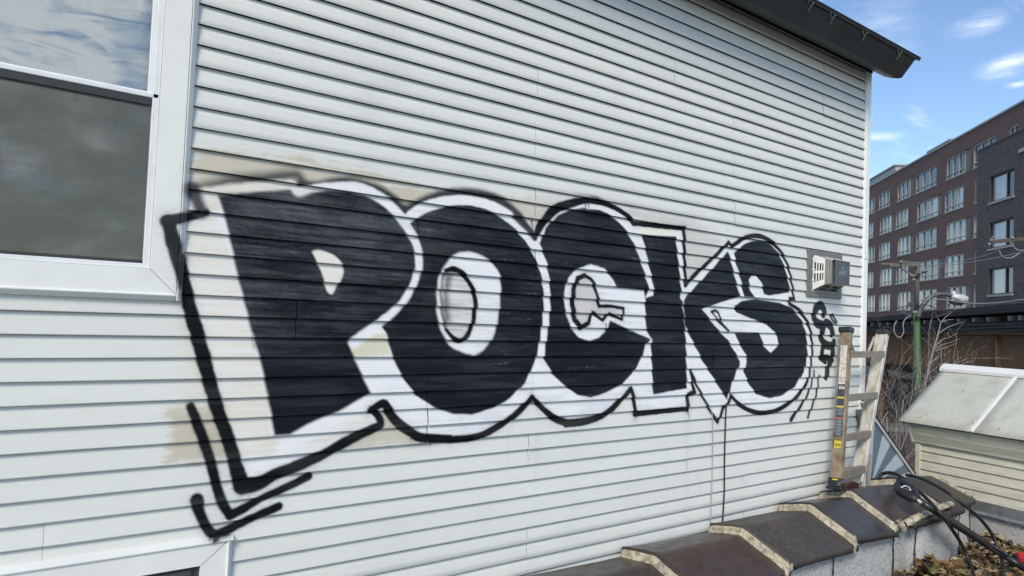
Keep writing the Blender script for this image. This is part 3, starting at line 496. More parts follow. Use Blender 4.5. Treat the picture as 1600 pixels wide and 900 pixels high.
# lower window (only its head shows)
W2X1, W2Z1 = 1.128, 4.335
c2 = MB(); c2.grid(dense_strip(-1.60, W2X1-0.002, W2Z1-0.102, W2Z1, -0.0335, 0.012)); c2.grid(dense_strip(W2X1-0.125, W2X1-0.002, 3.55, W2Z1-0.102, -0.0335, 0.05)); c2.grid(dense_strip(-1.60, -1.478, 3.55, W2Z1-0.102, -0.0335, 0.1))
c2.grid([[(-1.60, -0.0335, W2Z1-0.102), (-1.60, 0.0, W2Z1-0.102)], [(W2X1-0.125, -0.0335, W2Z1-0.102), (W2X1-0.125, 0.0, W2Z1-0.102)]]); c2.grid([[(W2X1-0.125, -0.0335, 3.55), (W2X1-0.125, 0.02, 3.55)], [(W2X1-0.125, -0.0335, W2Z1-0.102), (W2X1-0.125, 0.02, W2Z1-0.102)]])
va = np.array(c2.v); win2 = c2.build('window', m_trimp, house, cols=paint(va[:, 0], va[:, 2], (0.80, 0.81, 0.765)))
j2 = MB(); zt2 = W2Z1
j2.grid([[(x, -0.033, zt2-0.002), (x, -0.041, zt2), (x, -0.041, zt2+0.005), (x, -0.028, zt2+0.024), (x, -0.022, zt2+0.026), (x, -0.001, zt2+0.026)] for x in np.linspace(-1.63, W2X1+0.024, 180)])
j2.grid([[(W2X1-0.004, -0.033, z), (W2X1, -0.041, z), (W2X1+0.005, -0.041, z), (W2X1+0.022, -0.028, z), (W2X1+0.024, -0.022, z), (W2X1+0.024, -0.001, z)] for z in np.linspace(3.5, zt2+0.002, 60)])
va = np.array(j2.v); j2.build('trim_channel', m_trimp, win2, cols=paint(va[:, 0], va[:, 2], (0.71, 0.73, 0.69)))
MB().obox((W2X1-0.124, -0.0342, W2Z1-0.101), (0.122, 0, 0.101), (0.0013, 0, -0.0013), (0, 0.002, 0)).build('mitre_joint', m_seal, win2)
frame_boxes(MB(), -1.476, W2X1-0.126, 3.4, W2Z1-0.103, 0.02, -0.016, 0.012).build('window_frame', mat('screen_frame'), win2)
MB().box((-1.456, -0.004, 3.42), (W2X1-0.146, -0.001, W2Z1-0.124)).build('pane', m_glass, win2)
MB().box((-1.456, 0.05, 3.42), (W2X1-0.146, 0.054, W2Z1-0.124)).build('curtain', mat('dim_curtain'), win2)

# ================================================================== furnace vent on the wall
vent = empty('wall_vent', (6.64, 0, 5.79)); tag(vent, 'grey metal box vent with HOT stamped plate on the white siding near the corner', 'vent')
m_vgrey = mat('vent_grey', (0.20, 0.20, 0.19), 0.5, 0.3, var=0.15, scale=12, dirt=(0.11, 0.10, 0.085), dirt_amt=0.5, dscale=18)
m_vwhite = mat('vent_steel', (0.84, 0.84, 0.80), 0.35, 0.1, var=0.08, scale=20, dirt=(0.4, 0.38, 0.33), dirt_amt=0.3, dscale=16)
m_plate = mat('vent_plate', (0.085, 0.088, 0.098), 0.32, 0.6, var=0.1, scale=10, dirt=(0.16, 0.16, 0.17), dirt_amt=0.3, dscale=8)
fr = MB(); fr.box((6.33, -0.030, 5.795), (6.40, -0.002, 6.24)); fr.box((6.88, -0.030, 5.795), (6.95, -0.002, 6.24)); fr.box((6.40, -0.030, 6.185), (6.88, -0.002, 6.24)); fr.box((6.40, -0.030, 5.795), (6.88, -0.002, 5.85)); fr.box((6.40, -0.016, 5.85), (6.88, -0.002, 6.185))
fr.build('mounting_frame', m_vgrey, vent, bevel=0.004)
bx0, bx1, bz0, bz1 = 6.43, 6.86, 5.86, 6.195     # back rectangle of the tapered box
fx0v, fx1v, fz0v, fz1v = 6.455, 6.80, 5.915, 6.155; yb, yf = -0.018, -0.125
def quad_bars(o00, o10, o11, o01, ts, bars, w, depth):   # frame + bars in a skewed quad given by 4 corners
    o00, o10, o11, o01 = map(np.array, (o00, o10, o11, o01)); P = lambda u, v: (o00*(1-u)+o10*u)*(1-v)+(o01*(1-u)+o11*u)*v
    nrm = np.cross(o10-o00, o01-o00); nrm /= np.linalg.norm(nrm); mb = MB()
    def patch(u0, u1, v0, v1): mb.prism([P(u0, v0), P(u1, v0), P(u1, v1), P(u0, v1)], nrm*depth)
    for r in bars: patch(*r)
    return mb
side_bars = [(0, 1, 0, .2), (0, 1, .8, 1), (0, .12, .2, .8), (.88, 1, .2, .8), (.12, .88, .46, .54), (.26, .36, .2, .46), (.26, .36, .54, .8), (.48, .58, .2, .46), (.48, .58, .54, .8), (.70, .78, .2, .46), (.70, .78, .54, .8)]
quad_bars((bx0, yb, bz0), (fx0v, yf, fz0v), (fx0v, yf, fz1v), (bx0, yb, bz1), None, side_bars, 0, 0.003).build('side_grille', m_vwhite, vent)
quad_bars((bx1, yb, bz0), (fx1v, yf, fz0v), (fx1v, yf, fz1v), (bx1, yb, bz1), None, side_bars, 0, 0.003).build('side_grille', m_vwhite, vent)
tb = [(0, 1, 0, .15), (0, 1, .85, 1), (0, .08, .15, .85), (.92, 1, .15, .85), (.46, .54, .15, .85), (.08, .46, .45, .55), (.54, .92, .45, .55)]
quad_bars((bx0, yb, bz1), (bx1, yb, bz1), (fx1v, yf, fz1v), (fx0v, yf, fz1v), None, tb, 0, 0.003).build('top_grille', m_vwhite, vent)
quad_bars((bx0, yb, bz0), (bx1, yb, bz0), (fx1v, yf, fz0v), (fx0v, yf, fz0v), None, tb, 0, 0.003).build('bottom_grille', m_vgrey, vent)
MB().box((6.50, -0.12, 5.94), (6.76, -0.02, 6.12)).build('inner_duct', m_seal, vent)
cv = MB(); cv.box((fx0v, yf-0.010, fz0v), (fx1v, yf, fz1v)); cv.box((fx0v+0.018, yf-0.026, fz0v+0.004), (fx1v-0.018, yf-0.010, fz1v-0.004)); cv.box((fx0v+0.034, yf-0.044, fz0v+0.008), (fx1v-0.034, yf-0.026, fz1v-0.008)); cv.build('stepped_cover', mat('vent_tan', (0.40, 0.385, 0.34), 0.4, 0.5, var=0.1), vent, bevel=0.003)
MB().box((6.53, -0.192, 5.94), (6.74, -0.169, 6.115)).build('spacer', m_seal, vent)
pl_ = MB().box((6.500, -0.200, 5.922), (6.772, -0.1925, 6.142)).build('heat_plate', m_plate, vent, bevel=0.006)
MB().box((6.50, -0.2, 6.1425), (6.772, -0.13, 6.146)).build('plate_flange', m_plate, pl_)
st = MB()   # stamped strokes: I over HOT
def stroke(x0, z0, x1, z1, w=0.006): st.bar((x0, -0.2012, z0), (x1, -0.2012, z1), 0.002, w, up=(1, 0, 0) if abs(z1-z0) > abs(x1-x0) else (0, 0, 1))
gx, gz = 6.577, 6.012
stroke(6.640, 6.063, 6.640, 6.092)
for dx_ in (0, 0.024): stroke(gx+dx_, gz, gx+dx_, gz+0.034)
stroke(gx, gz+0.017, gx+0.024, gz+0.017, 0.005)
for k in range(10):
    a0, a1 = 2*math.pi*k/10, 2*math.pi*(k+0.8)/10; stroke(gx+0.058+0.016*math.cos(a0), gz+0.017+0.018*math.sin(a0), gx+0.058+0.016*math.cos(a1), gz+0.017+0.018*math.sin(a1))
stroke(gx+0.084, gz+0.034, gx+0.118, gz+0.034); stroke(gx+0.101, gz, gx+0.101, gz+0.034)
st.build('stamped_lettering', mat('worn_edge', (0.5, 0.5, 0.5), 0.35, 0.8), pl_)
for (x, z) in ((6.51, 6.13), (6.762, 6.13), (6.51, 5.934), (6.762, 5.934)): MB().tube([(x, -0.2, z), (x, -0.203, z)], 0.004, 8).build('rivet', m_metal, pl_)

# ================================================================== cables hanging on the wall
m_cab = mat('black_cable', (0.014, 0.014, 0.015), 0.45); m_cabg = mat('grey_cable', (0.35, 0.36, 0.36), 0.5)
def wall_cable(pts, r, m, label):
    q = [onY(x, y, -0.022) for x, y in pts]; o = MB().tube(spline(q, 6), r, 8).build('hanging_cable', m, smooth=True); tag(o, label, 'cable', 'thin cables hanging on the siding'); return o
wall_cable([(1135, 632), (1133.5, 660), (1132, 720), (1131.5, 770), (1129, 815), (1128, 850)], 0.0062, m_cab, 'black cable hanging straight down the white siding below the lettering')
wall_cable([(1111, 640), (1113, 652), (1113.5, 700), (1112, 760), (1110.5, 800), (1108, 850)], 0.0045, m_cabg, 'thin grey cable hanging beside the black cable on the siding')

# ================================================================== flat roof and parapet with clay coping
ZR = 3.30
m_roof = mat('roof_felt', (0.10, 0.098, 0.092), 0.9, var=0.25, scale=4, bump=0.3, bscale=80, dirt=(0.16, 0.13, 0.09), dirt_amt=0.6, dscale=3)
o = MB().box((-4, -9, 0.01), (9.6, -0.09, ZR)).build('flat_roof', m_roof); tag(o, kind='structure')
par = empty('parapet_wall', (6.2, -0.4, ZR)); tag(par, 'low stucco parapet wall capped with brown clay coping tiles beside the siding', 'parapet')
m_stucco = mat('grey_stucco', (0.50, 0.50, 0.485), 0.95, var=0.10, scale=2.5, bump=0.9, bscale=140, speck=(0.20, 0.20, 0.195), speck_amt=0.8, sscale=62, dirt=(0.30, 0.29, 0.27), dirt_amt=0.35, dscale=2.2)
m_tar = mat('black_tar', (0.02, 0.02, 0.021), 0.5)
def lumpy_box(x0, x1, y0, y1, z0, z1, amp, st=0.05, seed=0, rnd=0.0):
    """front (y0) and end faces with slight unevenness"""
    mb = MB(); xs = np.linspace(x0, x1, int((x1-x0)/st)+2); zs = np.linspace(z0, z1, int((z1-z0)/st)+2)
    def yy(x, z):
        e = min(x-x0, x1-x); r = rnd*(1-min(1, e/0.12))**2 if rnd else 0
        return y0+r+amp*(float(fbm(x*6, z*6, seed))-0.5)*2
    mb.grid([[(x, yy(x, z), z) for x in xs] for z in zs])
    mb.grid([[(x0, yy(x0, z), z), (x0, y1, z)] for z in zs]); mb.grid([[(x1, yy(x1, z), z), (x1, y1, z)] for z in zs])
    mb.grid([[(x, yy(x, z1), z1) for x in xs], [(x, y1, z1) for x in xs]]); return mb
lumpy_box(6.93, 7.86, -0.80, -0.60, ZR-0.02, 3.775, 0.008, 0.03, 5, rnd=0.06).build('pilaster', m_stucco, par, smooth=True)
JX = [0.9, 1.9, 2.93, 3.924, 4.946, 5.922, 6.607, 7.573, 8.30]
JW = [3.74, 3.78, 3.825, 3.86, 3.886, 3.929, 3.953, 3.970, 3.972]
JR = [3.78, 3.82, 3.855, 3.895, 3.935, 3.992, 4.028, 4.036, 4.046]
JF = [3.66, 3.70, 3.73, 3.755, 3.778, 3.812, 3.826, 3.862, 3.895]
ztop = lambda x: float(np.interp(x, JX, JF))-0.105
xs = np.linspace(-3.9, 8.30, 200); fb = MB(); tt = np.linspace(0, 1, 10)
fb.grid([[(x, -0.70+0.012*(float(fbm(x*6, t*3, 1))-0.5), lerp(ZR-0.02, ztop(x), t)) for x in xs] for t in tt])
fb.grid([[(x, -0.70, ztop(x)) for x in xs], [(x, -0.10, ztop(x)) for x in xs]]); fb.grid([[(8.30, -0.70, z), (8.30, -0.10, z)] for z in (ZR-0.02, ztop(8.3))]); fb.grid([[(x, -0.10, ztop(x)) for x in xs], [(x, -0.10, ZR) for x in xs]])
fb.build('stucco_face', m_stucco, par, smooth=False)
def prof(w, r, f):
    return [(-0.050, w-0.055), (-0.046, w-0.02), (-0.056, w-0.004), (-0.075, w+0.001), (-0.16, lerp(w, r, .36)), (-0.25, lerp(w, r, .72)), (-0.315, r-0.006), (-0.345, r), (-0.378, r-0.008), (-0.46, lerp(r, f, .27)), (-0.56, lerp(r, f, .52)), (-0.66, lerp(r, f, .76)), (-0.72, lerp(r, f, .93)), (-0.742, f+0.004), (-0.756, f-0.012), (-0.757, f-0.055), (-0.735, f-0.060)]
tile_cols = [(0.062, 0.047, 0.040), (0.060, 0.045, 0.038), (0.062, 0.044, 0.036), (0.082, 0.052, 0.043), (0.080, 0.066, 0.057), (0.058, 0.055, 0.060), (0.074, 0.059, 0.053), (0.060, 0.053, 0.052), (0.055, 0.049, 0.044)]
m_mort = mat('mortar', (0.44, 0.39, 0.29), 0.95, var=0.35, scale=16, bump=1.0, bscale=90, dirt=(0.17, 0.15, 0.12), dirt_amt=0.95, dscale=13, speck=(0.16, 0.145, 0.115), speck_amt=0.5, sscale=26)
for i in range(len(JX)-1):
    x0, x1 = JX[i]-0.012, JX[i+1]+0.02; rows = []
    for k, t in enumerate(np.linspace(0, 1, 22)):
        sag = -0.062*t; bell = 0.010*math.exp(-t*14)
        P = prof(lerp(JW[i], JW[i+1], t)+sag+bell, lerp(JR[i], JR[i+1], t)+sag+bell, lerp(JF[i], JF[i+1], t)+sag+bell)
        x = lerp(x0, x1, t)
        rows.append([(x+0.006*(float(fbm(y*9, i*3.3, 4))-0.5)*(1 if k == 0 else 0.2), y*(1+0.008*(i % 3-1)) + 0.003*(float(fbm(x*7, y*7, 8))-0.5), z+0.006*(float(fbm(x*6, y*6+i*9, 9))-0.5)) for y, z in P])
    mb = MB().grid(rows); i0 = len(mb.v); mb.f.append(tuple(range(len(rows[0]))))
    mt = mat('clay_tile_%d' % i, tuple(0.58*c for c in tile_cols[i]), 0.34 if i != 4 else 0.5, var=0.35, scale=9, bump=0.15, bscale=50, dirt=(0.045, 0.038, 0.034) if i % 2 else (0.11, 0.09, 0.075), dirt_amt=0.28, dscale=2.5, spec=0.5, speck=(0.13, 0.12, 0.105), speck_amt=0.22 if i != 4 else 0.4, sscale=60)
    mb.build('coping_tile', mt, par, smooth=True)
    if i:
        # mortar bed showing at the near end of the tile
        Pa = prof(JW[i]-0.055, JR[i]-0.055, JF[i]-0.055); Pb = prof(JW[i]+0.006, JR[i]+0.006, JF[i]+0.006)
        P_ = []
        for q in range(1, 15):
            for s_ in np.linspace(0, 1, 4)[:-1 if q < 14 else None]:
                P_.append((lerp(Pa[q][0], Pa[q+1][0], s_), lerp(Pa[q][1], Pa[q+1][1], s_)-0.016, lerp(Pb[q][1], Pb[q+1][1], s_)-0.010))
        rows = []
        for k, (dxm, fz) in enumerate([(0.03, 1.0), (-0.004, 0.98), (-0.018, 0.9), (-0.024, 0.6), (-0.030, 0.3), (-0.042, 0.12), (-0.058, 0.0)]):
            rr_ = []
            for (y, za, zb_) in P_:
                nzv = float(fbm(y*22+i*7, k*0.7, 12))-0.5; n2 = float(fbm(y*60+i*7, k*1.9, 17))-0.5
                rr_.append((JX[i]+dxm+0.034*nzv+0.014*n2, y*1.004, lerp(za, zb_, fz)+0.022*nzv*(1 if fz < .9 else 0.35)+0.010*n2))
            rows.append(rr_)
        MB().grid(rows).build('mortar_joint', m_mort, par, smooth=True)
# end mortar on the last tile and the capping strip on the pilaster
def lump_strip(path, w, h, name, m_, seed, n=40):
    P = spline(path, max(2, n//(len(path)-1))); rows = []
    for k, p in enumerate(P):
        t = P[min(k+1, len(P)-1)]-P[max(k-1, 0)]; t /= np.linalg.norm(t); s_ = np.cross(t, (0, 0, 1)); s_ /= np.linalg.norm(s_); u = np.cross(s_, t); ring = []
        for j in range(10):
            a = 2*math.pi*j/10; f_ = 1+0.7*(float(fbm(k*0.35+seed*9, j*0.8, seed))-0.5); ring.append(p+s_*math.cos(a)*w/2*f_+u*math.sin(a)*h/2*f_)
        rows.append(ring+[ring[0]])
    return MB().grid(rows).build(name, m_, par, smooth=True)
lump_strip([(8.30, y, z-0.064) for y, z in prof(JW[8], JR[8], JF[8])[2:14:2]], 0.05, 0.05, 'mortar_joint', m_mort, 21, 50)
m_slab = mat('slab_edge', (0.042, 0.036, 0.034), 0.5, var=0.25, scale=14, bump=0.2)
sl_ = MB(); xs = np.linspace(6.80, 7.84, 30)
sl_.grid([[(x, -0.60, 3.845), ][0:1]+[(x, -0.76, 3.835+0.006*(float(fbm(x*9, 0, 3))-0.5)), (x, -0.828+0.006*(float(fbm(x*11, 1, 3))-0.5), 3.822), (x, -0.833, 3.81), (x, -0.832, 3.768+0.014*(float(fbm(x*14, 5, 3))-0.5)), (x, -0.78, 3.765)] for x in xs]); sl_.f.append(tuple(range(0, 6))); sl_.f.append(tuple(29*6+k for k in range(6)))
sl_.build('pilaster_slab', m_slab, par, smooth=True)
lump_strip([(6.72, -0.765, 3.80), (6.85, -0.79, 3.838), (7.1, -0.785, 3.852), (7.35, -0.78, 3.86), (7.55, -0.775, 3.868), (7.68, -0.76, 3.86)], 0.075, 0.06, 'mortar_joint', m_mort, 33, 60)
lump_strip([(6.63, -0.76, 3.845), (6.66, -0.775, 3.80), (6.70, -0.765, 3.755)], 0.06, 0.06, 'mortar_joint', m_mort, 35, 16)
for pts in ([(6.64, -0.714, 3.76), (6.635, -0.715, 3.6), (6.64, -0.714, 3.3)], [(6.95, -0.775, 3.76), (6.935, -0.772, 3.66), (6.925, -0.77, 3.55), (6.932, -0.772, 3.42), (6.95, -0.775, 3.3)], [(7.835, -0.79, 3.76), (7.845, -0.775, 3.62), (7.835, -0.785, 3.5), (7.83, -0.79, 3.36)], [(8.29, -0.712, 3.80), (8.292, -0.712, 3.6), (8.29, -0.712, 3.3)], [(5.63, -0.714, 3.73), (5.625, -0.714, 3.5), (5.63, -0.713, 3.3)]):
    P = spline(pts, 10); MB().tube([p+np.array([0.016*(float(vnoise(k*0.7, 3+pts[0][0], 5))-0.5), 0, 0]) for k, p in enumerate(P)], [0.0025+0.0065*float(vnoise(k*0.9, pts[0][0]*9, 7)) for k in range(len(P))], 6).build('tar_line', m_tar, par, smooth=True)

# ================================================================== ladder leaning by the corner
lad = empty('ladder', (6.75, -0.22, 3.95)); tag(lad, 'weathered aluminium ladder with blue warning label standing on the coping', 'ladder')
m_alu = mat('weathered_aluminium', (0.50, 0.49, 0.46), 0.45, 0.35, var=0.2, scale=7, stretch=(2, 2, 0.6), dirt=(0.22, 0.19, 0.14), dirt_amt=0.6, dscale=9)
m_aluc = mat('pale_aluminium', (0.60, 0.58, 0.52), 0.45, 0.3, var=0.22, scale=6, stretch=(2, 2, 0.5), dirt=(0.24, 0.195, 0.12), dirt_amt=0.75, dscale=7)
m_rust = mat('rusty_rail', (0.27, 0.215, 0.15), 0.6, 0.2, var=0.4, scale=16, dirt=(0.10, 0.048, 0.022), dirt_amt=1.0, dscale=6)
m_blk = mat('black_rubber', (0.018, 0.02, 0.024), 0.55)
# rails as channels: (bottom centre, top centre)
LB, LT = onY(1304.5, 758, -0.24), onY(1320.5, 512, -0.13); RB, RT_ = onY(1336, 752, -0.24), onY(1376.5, 516, -0.13)
def rail(b, t, web, fl, m_, th=0.006, flip=1):
    d = (t-b)/np.linalg.norm(t-b); yv = np.array([0, 1, 0.0]); yv = yv-d*(yv @ d); yv /= np.linalg.norm(yv); xv = np.cross(yv, d); xv *= np.sign(xv[0])
    mb = MB(); L_ = t-b
    mb.obox(b-yv*web/2-xv*(0 if flip > 0 else -0.0), yv*web, xv*th*flip, L_)
    mb.obox(b-yv*web/2+xv*th*flip, yv*th, xv*(fl-th)*flip, L_); mb.obox(b+yv*(web/2-th)+xv*th*flip, yv*th, xv*(fl-th)*flip, L_)
    return mb, d, yv, xv
mb, dl, yl, xl = rail(LB, LT, 0.105, 0.055, m_rust); railL = mb.build('rail', m_rust, lad, bevel=0.002)
mb, dr, yr, xr = rail(RB+np.array([0.02, 0, 0]), RT_+np.array([0.02, 0, 0]), 0.115, 0.05, m_aluc, flip=1); railR = mb.build('rail', m_aluc, lad, bevel=0.002)
for sy_ in (-0.046, 0.046): b_ = RB+np.array([0.02, 0, 0])+yr*sy_-xr*0.004; MB().obox(b_-yr*0.003, yr*0.006, -xr*0.004, RT_-RB).build('rail_rib', m_alu, railR)
RBx, RTx = RB+np.array([0.02, 0, 0]), RT_+np.array([0.02, 0, 0])
for (t, yv, xv, d, nm) in ((LT, yl, xl, dl, 0), (RTx, yr, xr, dr, 1)):
    c = MB(); c.obox(t-yv*0.062-xv*0.012-d*0.045, yv*0.126, xv*0.078, d*0.055); c.build('end_cap', mat('green_black_cap', (0.022, 0.032, 0.032), 0.5, var=0.4, scale=30) if nm == 0 else m_blk, lad, bevel=0.010)
Lp = lambda s: LB+(LT-LB)*s; Rp = lambda s: RBx+(RTx-RBx)*s
def s_for(y): return (758-y)/(758-512.0)
for y in (553, 622, 684, 738):
    s1 = s_for(y+2); s2 = s_for(y)
    p = Lp(s1)+xl*0.03-yl*0.058; q = Rp(min(1, s2))+xr*0.004-yr*0.062
    st_ = MB(); st_.bar(p, q, 0.012, 0.062); st_.bar(p+np.array([0, 0.02, 0.026]), q+np.array([0, 0.02, 0.026]), 0.05, 0.006); st_.build('step', mat('rusty_step', (0.26, 0.24, 0.20), 0.55, 0.35, var=0.2, scale=12, dirt=(0.24, 0.14, 0.08), dirt_amt=0.6, dscale=10), lad, bevel=0.002)
for (a, b) in (((1328.5, 533), (1335, 551)), ((1366.5, 526), (1356, 551)), ((1383, 530), (1373.5, 550))):
    P = onY(*a, -0.19); Q = onY(*b, -0.19); MB().bar(P, Q, 0.006, 0.022, up=(0, 1, 0)).build('brace', m_alu, lad)
P = onY(1309, 757, -0.30); Q = onY(1346, 741, -0.30); MB().bar(P, Q, 0.008, 0.035).build('spreader_bar', mat('dull_steel', (0.22, 0.22, 0.21), 0.5, 0.5, var=0.2, scale=15), lad, bevel=0.002)
ft = MB(); b0 = Lp(s_for(752)); ft.obox(b0-yl*0.066-xl*0.014-dl*0.055, yl*0.130, xl*0.085, dl*0.085); ft.obox(b0-yl*0.075-xl*0.03-dl*0.075, yl*0.15, xl*0.11, dl*0.022); fo = ft.build('foot', m_blk, lad, bevel=0.008)
MB().obox(b0-yl*0.035-xl*0.0165+dl*0.008, yl*0.055, xl*0.002, dl*0.012).build('foot_tag', mat('yellow_print', (0.62, 0.50, 0.03), 0.6), fo)
# label on the outer face of the near rail
m_navy = mat('label_navy', (0.018, 0.040, 0.075), 0.55, var=0.3, scale=30, speck=(0.30, 0.32, 0.33), speck_amt=0.5, sscale=160); m_pap = mat('torn_paper', (0.62, 0.60, 0.56), 0.8, var=0.15, scale=30, dirt=(0.12, 0.10, 0.08), dirt_amt=0.9, dscale=22)
m_yel = mat('yellow_print'); m_red = mat('red_print', (0.42, 0.10, 0.07), 0.6)
def lab(y0, y1, m_, nm, w0=-0.036, w1=0.030, dd=0.0):
    a, b = Lp(s_for(y1)), Lp(s_for(y0)); o_ = MB().prism([a+yl*w0-xl*(0.0012+dd), a+yl*w1-xl*(0.0012+dd), b+yl*w1-xl*(0.0012+dd), b+yl*w0-xl*(0.0012+dd)], -xl*0.0006).build(nm, m_, railL); return o_
lab(541, 598, m_pap, 'torn_label'); lab(598.6, 684, m_navy, 'warning_label'); lab(599, 603, m_pap, 'label_band', dd=.0008); lab(606, 611, m_pap, 'label_band', w1=0.02, dd=.0008)
for y in (623, 637): lab(y, y+2.6, m_yel, 'label_band', dd=.0008)
lab(655, 657.6, m_red, 'label_band', dd=.0008); lab(691, 702, m_yel, 'yellow_sticker')
for k in range(11): lab(659+k*2.25, 659.9+k*2.25, mat('pale_print', (0.30, 0.34, 0.36), 0.7), 'label_text', w0=-0.03+0.004*(k % 3), w1=0.018+0.006*((k*7) % 2), dd=.0008)
for k in range(4): lab(640+k*3.2, 641.2+k*3.2, mat('pale_print'), 'label_text', w0=-0.028, w1=0.012+0.008*((k*5) % 2), dd=.0008)
zg = np.array([0, 0, 1.0])
tx = MB()   # digits-like print on the sticker
for k in range(5): a = Lp(s_for(699.5)); tx.obox(a+yl*(-0.030+0.011*k)-xl*0.0022, yl*0.006, -xl*0.0006, dl*(0.03 if k % 2 else 0.022))
tx.build('sticker_print', m_blk, railL)
for k, yy_ in enumerate((690, 696, 707, 712)): p = Rp(s_for(yy_))-yr*0.03*(1 if k % 2 else -1)-xr*0.002; MB().tube([p, p-xr*0.004], 0.004, 8).build('rivet', m_alu, railR)
br = onZ(1331, 757, 3.985); o = MB().box((br[0]-0.09, br[1]-0.03, 3.93), (br[0]+0.09, br[1]+0.05, 4.0)).build('brick', mat('old_brick', (0.24, 0.10, 0.055), 0.9, var=0.3, scale=25, bump=0.4), bevel=0.006); tag(o, 'orange-brown brick lying on the coping between the ladder feet', 'brick')

# ================================================================== leaning sunburst panel
sb = empty('sunburst_panel', (7.75, -0.05, 3.9)); tag(sb, 'leaning panel painted in pale and slate blue sunburst wedges behind the coping', 'panel')
YP = -0.04; cen = onY(1360, 756, YP); pa = onY(1352, 640, YP); pb = onY(1424, 742, YP)
m_b1 = mat('pale_blue_paint', (0.40, 0.47, 0.52), 0.5, var=0.06, scale=5); m_b2 = mat('slate_blue_paint', (0.115, 0.155, 0.185), 0.5, var=0.08, scale=5)
ed = [onY(1339, 640, YP)] + [lerp(pa, pb, t) for t in (0.0, 0.19, 0.36, 0.52, 0.66, 0.83, 0.95, 1.08)]
cx_ = cen-np.array([0, 0, 0.03])
for k in range(len(ed)-1): MB().prism([cx_, ed[k], ed[k+1]], (0, 0.012, 0)).build('wedge', m_b2 if k % 2 == 0 else m_b1, sb)
dv = (pb-pa)/np.linalg.norm(pb-pa); MB().bar(pa-dv*0.12+np.array([0.014, -0.006, 0.012]), pb+dv*0.12+np.array([0.014, -0.006, 0.012]), 0.03, 0.026).build('frame_edge', mat('frame_white', (0.62, 0.63, 0.63), 0.35, 0.3), sb, bevel=0.003)
MB().bar(pa-dv*0.12+np.array([0.04, 0.006, 0.034]), pb+dv*0.12+np.array([0.04, 0.006, 0.034]), 0.03, 0.03).build('frame_back', m_seal, sb)
for k, (x0_, x1_, c_) in enumerate(((1346.5, 1350.5, (0.62, 0.62, 0.58)), (1351.2, 1353.4, (0.20, 0.19, 0.18)), (1354, 1358.5, (0.30, 0.30, 0.28)))):
    a = onY(x0_, 757, -0.06); b = onY(x1_, 757, -0.06); o = MB().box((a[0], -0.075, 3.86), (b[0], -0.056, 4.27-0.02*k)).build('timber_offcut', mat('offcut_%d' % k, c_, 0.8, var=0.15, scale=10), bevel=0.002)
    tag(o, ('white painted', 'dark narrow', 'grey weathered')[k]+' upright board leaning between the ladder and the sunburst panel', 'board', 'upright offcut boards')

# ================================================================== small shed on the roof
a_ = rad(10); us = np.array([math.sin(a_), math.cos(a_), 0]); ns = np.array([math.cos(a_), -math.sin(a_), 0]); p0s = np.array([8.72, -0.75, 0])
Q3 = lambda u, w, z: p0s+us*u+ns*w+np.array([0, 0, z])
shed = empty('roof_shed', Q3(-1, 0.7, ZR)); tag(shed, 'cream clapboard roof shed with a pale sheet metal roof', 'shed')
m_cream = mat('cream_siding', (0.58, 0.57, 0.465), 0.5, var=0.06, scale=5, stretch=(1, 1, 4), dirt=(0.36, 0.32, 0.23), dirt_amt=0.55, dscale=4)
m_sheet = mat('pale_sheet', (0.54, 0.55, 0.48), 0.5, 0.1, var=0.09, scale=30, dirt=(0.36, 0.355, 0.29), dirt_amt=0.6, dscale=3.2, speck=(0.36, 0.36, 0.32), speck_amt=0.35, sscale=120)
m_cap = mat('ridge_white', (0.72, 0.73, 0.72), 0.4, var=0.05)
UE, UW, U0 = 0.957, 0.812, -3.2; WR, ZRG, ZEV = 0.74, 5.085, 4.462
MB().obox(Q3(U0, 0.03, ZR), us*(UW-0.02-U0), ns*1.40, (0, 0, 1.15)).build('core', mat('shed_core', (0.2, 0.2, 0.18), 0.9), shed)
MB().obox(Q3(U0, -0.012, ZR), us*(UW+0.01-U0), ns*1.48, (0, 0, 0.335)).build('base', m_stucco, shed)
MB().obox(Q3(U0, -0.030, 3.632), us*(UW+0.03-U0), ns*0.012, (0, 0, 0.108)).build('flashing', m_metal, shed)
MB().prism([Q3(U0, -0.030, 3.633), Q3(U0, -0.055, 3.612), Q3(U0, -0.055, 3.606), Q3(U0, -0.026, 3.628)], us*(UW+0.03-U0)).build('drip_edge', m_metal, shed)
zc = 3.74
for k in range(5):
    h = 0.103; z0 = zc+k*h
    MB().prism([Q3(U0, -0.022, z0), Q3(U0, 0.02, z0), Q3(U0, 0.02, z0+h), Q3(U0, -0.006, z0+h), Q3(U0, -0.019, z0+0.012)], us*(UW-0.045-U0)).build('siding_board', m_cream, shed, bevel=0.0015)
MB().obox(Q3(UW-0.048, -0.028, 3.738), us*0.055, ns*0.06, (0, 0, 0.51)).build('corner_trim', m_cream, shed, bevel=0.003)
